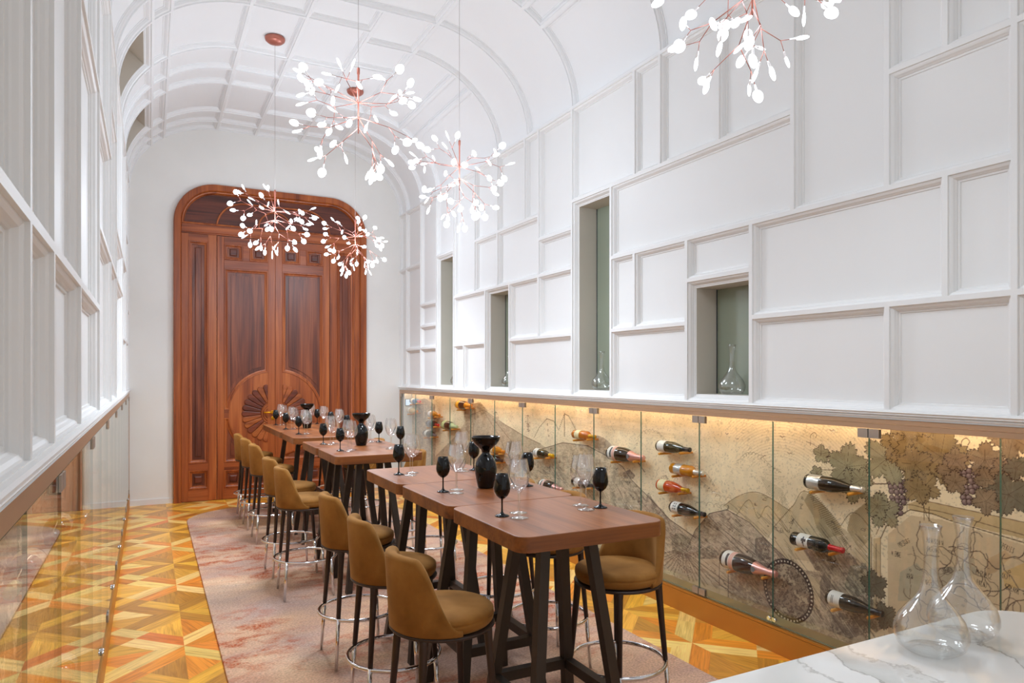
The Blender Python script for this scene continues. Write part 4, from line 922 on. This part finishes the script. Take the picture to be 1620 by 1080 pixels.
# ------------------------------------------------------------------ bottles lying on wooden pegs
PROF={'bordeaux':[(0,.012),(.025,.004),(.036,0),(.0380,.006),(.0380,.185),(.0360,.200),(.026,.214),(.0155,.226),(.0140,.236),(.0138,.298),(.0148,.299),(.0148,.306),(.010,.3075),(0,.3075)],
 'burgundy':[(0,.012),(.025,.004),(.038,0),(.0405,.006),(.0405,.130),(.0390,.150),(.032,.185),(.022,.220),(.0155,.245),(.0142,.262),(.0140,.298),(.0150,.299),(.0150,.306),(.010,.3075),(0,.3075)],
 'champagne':[(0,.014),(.025,.005),(.040,0),(.0435,.007),(.0435,.120),(.0420,.145),(.035,.180),(.024,.218),(.0165,.250),(.0150,.268),(.0155,.290),(.0165,.300),(.0150,.312),(.012,.318),(0,.318)]}
GLASSC={'dark':plain('bottle_glass_dark',(.006,.007,.005,1),.05,0,.6),'green':plain('bottle_glass_green',C(34,38,18),.05,0,.6),
 'amber':plain('bottle_wine_amber',C(206,112,14),.05,0,.6,**{'Transmission Weight':.25}),'gold':plain('bottle_wine_gold',C(214,138,24),.05,0,.6,**{'Transmission Weight':.25}),
 'rose':plain('bottle_wine_rose',C(222,82,20),.05,0,.6,**{'Transmission Weight':.2}),'blue':plain('bottle_glass_blue',C(60,120,170),.06,0,.6),'clear':plain('bottle_glass_pale',C(226,196,140),.06,0,.6)}
PAPER={'white':plain('label_white',C(232,228,220),.5),'cream':plain('label_cream',C(236,222,176),.5),'silver':plain('label_silver',C(206,208,206),.25,.6),'yellow':plain('label_yellow',C(240,160,10),.45),'palegreen':plain('label_pale_green',C(196,206,140),.5),'grey':plain('label_grey',C(120,122,126),.5)}
FOIL={'pink':plain('foil_pink',C(226,168,160),.3,.5),'silver':plain('foil_silver',C(222,222,220),.25,.6),'red':plain('foil_red',C(200,22,30),.3,.2),'gold':plain('foil_gold',C(206,158,28),.3,.5),'yellow':plain('foil_yellow',C(236,186,20),.35,.2),'black':plain('foil_black',C(30,30,34),.3),'palegreen':plain('foil_pale_green',C(190,204,150),.4),'orange':plain('foil_orange',C(224,140,20),.35,.3),'grey':plain('foil_grey',C(110,112,116),.4)}
INK=plain('label_ink',C(40,38,42),.5)
PINKBAND=plain('label_pink',C(226,176,160),.5)
def rad_at(prof,z):
    for (r0,a),(r1,b) in zip(prof[2:-1],prof[3:]):
        if a<=z<=b and b>a: return r0+(r1-r0)*(z-a)/(b-a)
    return prof[3][0]
def make_bottle(kind,glass,label,foil,L,mark=None,band=None,foil_from=None,tilt=0):
    P_=PROF[kind]; k=L/P_[-1][1]; kr=k if L>.345 else 1.0
    pr=[(r*kr,z*k) for r,z in P_]
    root=empty('wine_bottle')
    mb=MB(); mb.lathe(pr,32); mb.build('bottle_glass',[GLASSC[glass]],root)
    Rb=pr[3][0]
    if label:
        z0,z1=.018*k,(.088 if kind!='bordeaux' else .115)*k
        if kind=='bordeaux': z0=.045*k
        mb=MB(); mb.lathe([(Rb+.0004,z0),(Rb+.0008,z0+.001),(Rb+.0008,z1-.001),(Rb+.0004,z1)],32)
        lb=mb.build('label',[PAPER[label]],root)
        mk=MB()
        def patch(a0,a1,za,zb,m):
            n=max(2,int(abs(a1-a0)/8)); rr=Rb+.0014
            for q in range(n):
                t0,t1=R(a0+(a1-a0)*q/n),R(a0+(a1-a0)*(q+1)/n)
                mk.face([(rr*math.cos(t0),rr*math.sin(t0),za),(rr*math.cos(t1),rr*math.sin(t1),za),(rr*math.cos(t1),rr*math.sin(t1),zb),(rr*math.cos(t0),rr*math.sin(t0),zb)],m)
        if band: patch(0,360,z0+(z1-z0)*.62,z0+(z1-z0)*.98,1)
        # mark angles are about the side that faces the room
        c0=180
        if mark=='bar': patch(c0-58,c0+25,z0+(z1-z0)*.36,z0+(z1-z0)*.56,0)
        if mark=='dots':
            for a in (-50,-25,0):
                for q in (.35,.6): patch(c0+a-7,c0+a+7,z0+(z1-z0)*q,z0+(z1-z0)*(q+.13),0)
        if mark=='figure':
            patch(c0-48,c0+10,z0+(z1-z0)*.55,z0+(z1-z0)*.66,0); patch(c0-30,c0-8,z0+(z1-z0)*.44,z0+(z1-z0)*.86,0); patch(c0-8,c0+34,z0+(z1-z0)*.62,z0+(z1-z0)*.7,0)
        if mark=='text':
            for q in (.3,.42): patch(c0-40,c0+20,z0+(z1-z0)*q,z0+(z1-z0)*(q+.035),0)
        if mk.f: mk.build('print_mark',[INK,PINKBAND],lb)
    if foil:
        f0=(foil_from or {'bordeaux':.225,'burgundy':.246,'champagne':.196}[kind])*k
        pf=[(rad_at(pr,f0)+.0005,f0)]+[(r+.0009,z) for r,z in pr if z>f0+.002 and r>.011*kr]+[(.011*kr,pr[-1][1]+.0009),(0,pr[-1][1]+.0009)]
        mb=MB(); mb.lathe(pf,28); mb.build('foil_capsule',[FOIL[foil]],root)
        if kind=='champagne' and mark=='bar':
            mb=MB(); zc=.205*k; rr=rad_at(pr,zc)+.0022
            mb.tube([(-rr-.0004,0,zc),(-rr-.0015,0,zc)],.013*kr,14); mb.build('foil_seal',[PAPER['grey']],root)
    root['R']=Rb; root['Rn']=rad_at(pr,.26*k)
    return root
XM=3.274
def peg_pair(y0,y1,z0,z1,mir,lab):
    X=(lambda x:x) if not mir else (lambda x:2*XC-x)
    t=empty('bottle_peg_rest',(X(XM),(y0+y1)/2,min(z0,z1))); o=t.location
    tag(t,lab,'bottle peg','wooden pegs holding the bottles')
    for y,z in ((y0,z0),(y1,z1)):
        mb=MB(); r=.0092
        xs=[X(XM-.0006),X(XM-.050),X(XM-.106),X(XM-.113)]
        mb.tube([(xs[0]-o.x,y-o.y,z-r-o.z),(xs[1]-o.x,y-o.y,z-r-o.z),(xs[2]-o.x,y-o.y,z-r-o.z),(xs[3]-o.x,y-o.y,z-r-o.z)],[r*.8,r*.9,r,r*.7],10)
        mb.build('peg',[PEGW],t)
# (y of base, axis height, y of neck end, kind, glass, label, foil, mark, band, what it looks like)
BT=[(9.20,1.205,8.86,'bordeaux','blue','white','red',None,False,'blue bottle with white label and red cap lying beside the small blue screen'),
 (9.30,1.070,8.97,'burgundy','clear','white','orange',None,False,'pale bottle with white label lying below the blue bottle and the small screen'),
 (8.50,1.062,8.16,'burgundy','gold','white','orange',None,False,'golden bottle with white label, topmost of three in the second bay from the door'),
 (8.55,.935,8.20,'bordeaux','dark','grey','red',None,False,'dark bottle with red cap, middle of three in the second bay from the door'),
 (8.66,.800,8.30,'bordeaux','green','white','grey',None,False,'dark bottle with white label, lowest of three in the second bay from the door'),
 (7.56,1.216,7.19,'champagne','dark','yellow','orange',None,False,'dark sparkling bottle with bright yellow label high under the cabinet top'),
 (8.00,.952,7.60,'champagne','dark','palegreen','palegreen',None,False,'dark sparkling bottle with pale green label and cap'),
 (6.66,.782,6.36,'burgundy','gold','cream','orange',None,False,'golden orange bottle half hidden behind the black decanter'),
 (6.72,.684,6.42,'bordeaux','dark','grey','black',None,False,'dark bottle low behind the black decanter on the table'),
 (5.04,1.063,4.735,'bordeaux','amber','cream','gold',None,False,'amber bottle with gold cap above the rocky castle hill'),
 (5.72,.842,5.40,'burgundy','green','white','yellow','text',False,'dark bottle with white label and yellow cap on the castle hill'),
 (4.515,.958,4.105,'champagne','dark','white','pink','bar',True,'large dark sparkling bottle with pink foil over the castle hill crest'),
 (3.930,1.065,3.610,'burgundy','green','white','black',None,False,'dark green bottle with white label, topmost in the column of four'),
 (3.785,.923,3.487,'bordeaux','gold','silver','silver',None,False,'golden bottle with silver label, second down in the column of four'),
 (3.925,.790,3.628,'burgundy','rose','cream','gold',None,False,'orange rose bottle with cream label, third down in the column of four'),
 (3.785,.657,3.470,'burgundy','dark','white','black','dots',False,'black bottle with dotted white label, lowest in the column of four'),
 (5.045,.662,4.745,'bordeaux','dark','white','black',None,False,'dark bottle with white label seen behind a clear wine glass'),
 (5.60,.560,5.24,'champagne','dark','white','pink','bar',True,'dark sparkling bottle with pink foil just above the table edge'),
 (4.60,.480,4.30,'burgundy','dark','white','black',None,False,'dark bottle almost hidden below the table edge'),
 (2.668,.985,2.330,'burgundy','dark','silver','silver',None,False,'black bottle with silver label and cap beneath the vine leaf'),
 (2.762,.652,2.445,'bordeaux','dark','white','red','figure',False,'black bottle with red capsule and pictured white label above the barrel'),
 (3.290,.416,2.885,'champagne','dark','white','pink','bar',True,'large dark sparkling bottle with pink foil in front of the barrel'),
 (2.530,.388,2.225,'burgundy','dark','white','black','text',False,'black bottle with white label lying low above the fountain bowl')]
PL=['blue bottle beside the small screen','pale bottle below the blue one','golden bottle topmost by the door','red capped bottle second by the door','grey capped bottle lowest by the door','yellow label bottle under the cabinet top','pale green capped sparkling bottle','golden bottle behind the black decanter','dark bottle low behind the black decanter','amber bottle above the castle hill','yellow capped bottle on the castle hill','large pink foil bottle over the castle crest','topmost bottle of the column of four','second bottle of the column of four','third bottle of the column of four','lowest bottle of the column of four','white label bottle behind the clear glass','pink foil bottle above the table edge','dark bottle below the table edge','silver capped bottle beneath the vine leaf','red capped bottle above the barrel','large pink foil bottle by the barrel','white label bottle above the fountain bowl']
for i,(yb,z,yn,kind,gl,lb,fo,mk,bd,lab) in enumerate(BT):
    L=min(yb-yn,.42); o=make_bottle(kind,gl,lb,fo,L,mk,bd)
    o.location=(3.212,yb,z); o.rotation_euler=(PI/2,0,0); Rb,Rn=o['R'],o['Rn']; del o['R']; del o['Rn']
    tag(o,lab,'wine bottle','wine bottles in the niche wall cabinet')
    peg_pair(yb-.05*L/.3,yb-L*.845,z-Rb-.001,z-Rn-.002,False,'two wooden pegs carrying the '+PL[i])
LB=[(2.30,1.06,1.98,'burgundy','dark','cream','palegreen','aisle cabinet bottle with cream label and pale green cap, the first beside the camera end'),
 (3.02,1.03,2.70,'burgundy','dark','white','black','aisle cabinet dark bottle with white label, second along the upper row'),
 (4.20,.86,3.90,'burgundy','amber','cream','gold','aisle cabinet amber bottle with cream label'),
 (3.72,.70,3.42,'bordeaux','green','white','silver','aisle cabinet green bottle with white label and silver cap, middle row'),
 (3.20,.46,2.88,'burgundy','rose','white','red','aisle cabinet rose bottle with white label, lowest row'),
 (4.80,.52,4.50,'bordeaux','dark','white','red','aisle cabinet dark bottle with white label and red cap, low beyond the rose one'),
 (5.60,.95,5.30,'burgundy','green','white','gold','aisle cabinet green bottle with gold cap high in the row'),
 (6.40,.75,6.10,'bordeaux','dark','cream','black','aisle cabinet dark bottle with cream label toward the wooden door')]
for i,(yb,z,yn,kind,gl,lb,fo,lab) in enumerate(LB):
    o=make_bottle(kind,gl,lb,fo,yb-yn); o.location=(2*XC-3.212,yb,z); o.rotation_euler=(PI/2,0,PI); o.rotation_euler=(PI/2,0,0)
    Rb,Rn=o['R'],o['Rn']; del o['R']; del o['Rn']
    tag(o,lab,'wine bottle','wine bottles in the aisle cabinet'); L=yb-yn
    peg_pair(yb-.05*L/.3,yb-L*.845,z-Rb-.001,z-Rn-.002,True,f'two wooden pegs under the {ORD[i]} bottle of the aisle cabinet from the marble counter')
# ------------------------------------------------------------------ branching chandeliers
def bulb_mesh():
    mb=MB(); n=14
    mb.lathe([(.0032,0),(.0038,.004),(.0048,.022),(.0050,.026)],8,1,cap0=True)
    rs=[]
    for k in range(9):
        t=PI*k/8; rs.append([(max(.0235*math.sin(t),.0004)*math.cos(2*PI*q/n)*(1-.12*math.cos(t)*-1),max(.0062*math.sin(t),.0002)*math.sin(2*PI*q/n),.048-.026*math.cos(t)) for q in range(n)])
    mb.rings(rs,0,True,True,True,True); return mb
_b=bulb_mesh(); _bo=_b.build('bulb',[GLOW,HOLDER]); BM=_bo.data; bpy.data.objects.remove(_bo)
def chandelier(x,y,seed,lab,pw=1.0):
    root=empty('chandelier',(x,y,ZS+BZ)); tag(root,lab,'chandelier','branching copper chandeliers')
    top=.045-.001; HZ=3.075-(ZS+BZ)
    mb=MB(); mb.lathe([(0,top),(.082,top),(.090,top-.008),(.091,top-.014),(.086,top-.030),(.066,top-.047),(.03,top-.056),(0,top-.058)],32); mb.build('canopy',[COPPER],root)
    mb=MB(); mb.tube([(0,0,top-.055),(0,0,HZ+.19)],.0014,6); mb.build('cable',[plain('cable_grey',C(150,140,136),.5) if 'cable_grey' not in MATS else MATS['cable_grey']],root)
    mb=MB(); mb.tube([(0,0,HZ+.195),(0,0,HZ+.19),(0,0,HZ+.16),(0,0,HZ+.155),(0,0,HZ),(0,0,HZ-.17)],[.004,.0085,.0085,.0055,.0045,.0035],8); mb.build('stem',[COPPER],root)
    rnd=random.Random(seed); br=MB(); tips=[]
    def vec(az,el): return Vector((math.cos(az)*math.cos(el),math.sin(az)*math.cos(el),math.sin(el)))
    def go(p,d,L,r):
        q=p+d*L; br.tube([p,q],[r,r*.85],6); return q
    levels=[(0.0,7,(-6,16),(.16,.21)),(-.08,4,(-34,-16),(.15,.19)),(-.14,2,(-52,-38),(.12,.14))]
    for z,nb,(e0,e1),(l0,l1) in levels:
        a0=rnd.uniform(0,6)
        for k in range(nb):
            az=a0+2*PI*k/nb+rnd.uniform(-.2,.2); el=R(rnd.uniform(e0,e1)); d=vec(az,el)
            p=go(Vector((0,0,HZ+z)),d,rnd.uniform(l0,l1),.0022)
            for s in (-1,1):
                az2=az+s*rnd.uniform(.4,.75)/max(.5,math.cos(el)); el2=el+R(s*rnd.choice((-1,1))*rnd.uniform(8,26)-6); d2=vec(az2,el2)
                p2=go(p,d2,rnd.uniform(.08,.12),.0018)
                sg=rnd.choice((-1,1))
                for s3 in (-1,1):
                    w=rnd.uniform(.35,.7)
                    d3=vec(az2+s3*w,el2+R(s3*sg*rnd.uniform(14,40)-8))
                    p3=go(p2,d3,rnd.uniform(.025,.06),.0015); tips.append((p3,d3))
    d=vec(rnd.uniform(0,6),R(75)); p=go(Vector((0,0,HZ)),vec(rnd.uniform(0,6),R(62)),.14,.0024)
    for s in (-1,1):
        d=vec(rnd.uniform(0,6),R(60)); tips.append((go(p,d,.05,.0018),d))
    br.build('branches',[COPPER],root)
    for p,d in tips:
        o=bpy.data.objects.new('bulb',BM); COL.objects.link(o); o.parent=root
        q=d.to_track_quat('Z','Y').to_matrix().to_4x4(); o.matrix_local=Matrix.Translation(p)@q@Matrix.Rotation(rnd.uniform(0,PI),4,'Z')
    l=bpy.data.lights.new('chandelier_light','POINT'); l.energy=CH_W*pw; l.color=(.76,.87,1.0); l.shadow_soft_size=.22
    lo=bpy.data.objects.new('chandelier_light',l); COL.objects.link(lo); lo.location=(x,y,2.98)
    l2=bpy.data.lights.new('chandelier_downlight','SPOT'); l2.energy=SP_W*pw; l2.color=(.80,.90,1.0); l2.shadow_soft_size=.2; l2.spot_size=R(168); l2.spot_blend=.9
    lo=bpy.data.objects.new('chandelier_downlight',l2); COL.objects.link(lo); lo.location=(x,y,2.80)
CH_W=17; SP_W=52
CHS=[(1.03,3.84,11,'largest looking copper branch chandelier with glowing leaf lamps, hanging over the middle of the vault'),(1.03,6.74,5,'copper branch chandelier hanging before the aisle side leaf of the wooden door'),
 (2.0,4.69,8,'copper branch chandelier before the niche wall, just beside the largest one'),(2.0,7.586,14,'smallest looking copper branch chandelier, before the fanlight end next to the niche wall'),(2.0,1.91,30,'copper branch chandelier cut off by the top edge, in front of the panelled niche wall')]
for (x,y,s,lab),pw in zip(CHS,(1.0,1.6,1.0,1.6,.45)): chandelier(x,y,s,lab,pw)

# ------------------------------------------------------------------ daylight from the open end behind the camera, sky as background
w=bpy.data.worlds.new('daylight'); sc.world=w; w.use_nodes=True
bg=w.node_tree.nodes['Background']; bg.inputs['Color'].default_value=(.97,.98,1,1); bg.inputs['Strength'].default_value=.5

# ------------------------------------------------------------------ camera
cam=bpy.data.cameras.new('camera'); co=bpy.data.objects.new('camera',cam); COL.objects.link(co)
cam.sensor_width=36; cam.lens=36*1108/1620; cam.shift_y=(592-540)/1620; cam.clip_start=.02
yaw=math.radians(27.386); co.location=(0,0,1.57); co.rotation_euler=(PI/2,0,-yaw); sc.camera=co
vs=sc.view_settings; vs.view_transform='Standard'; vs.look='None'; vs.gamma=1; vs.use_curve_mapping=False; vs.exposure=0.45
cy=sc.cycles; cy.use_denoising=True; cy.max_bounces=14; cy.diffuse_bounces=6; cy.glossy_bounces=5; cy.transmission_bounces=8; cy.transparent_max_bounces=24; cy.caustics_reflective=False; cy.caustics_refractive=False; cy.sample_clamp_indirect=8; cy.use_light_tree=True
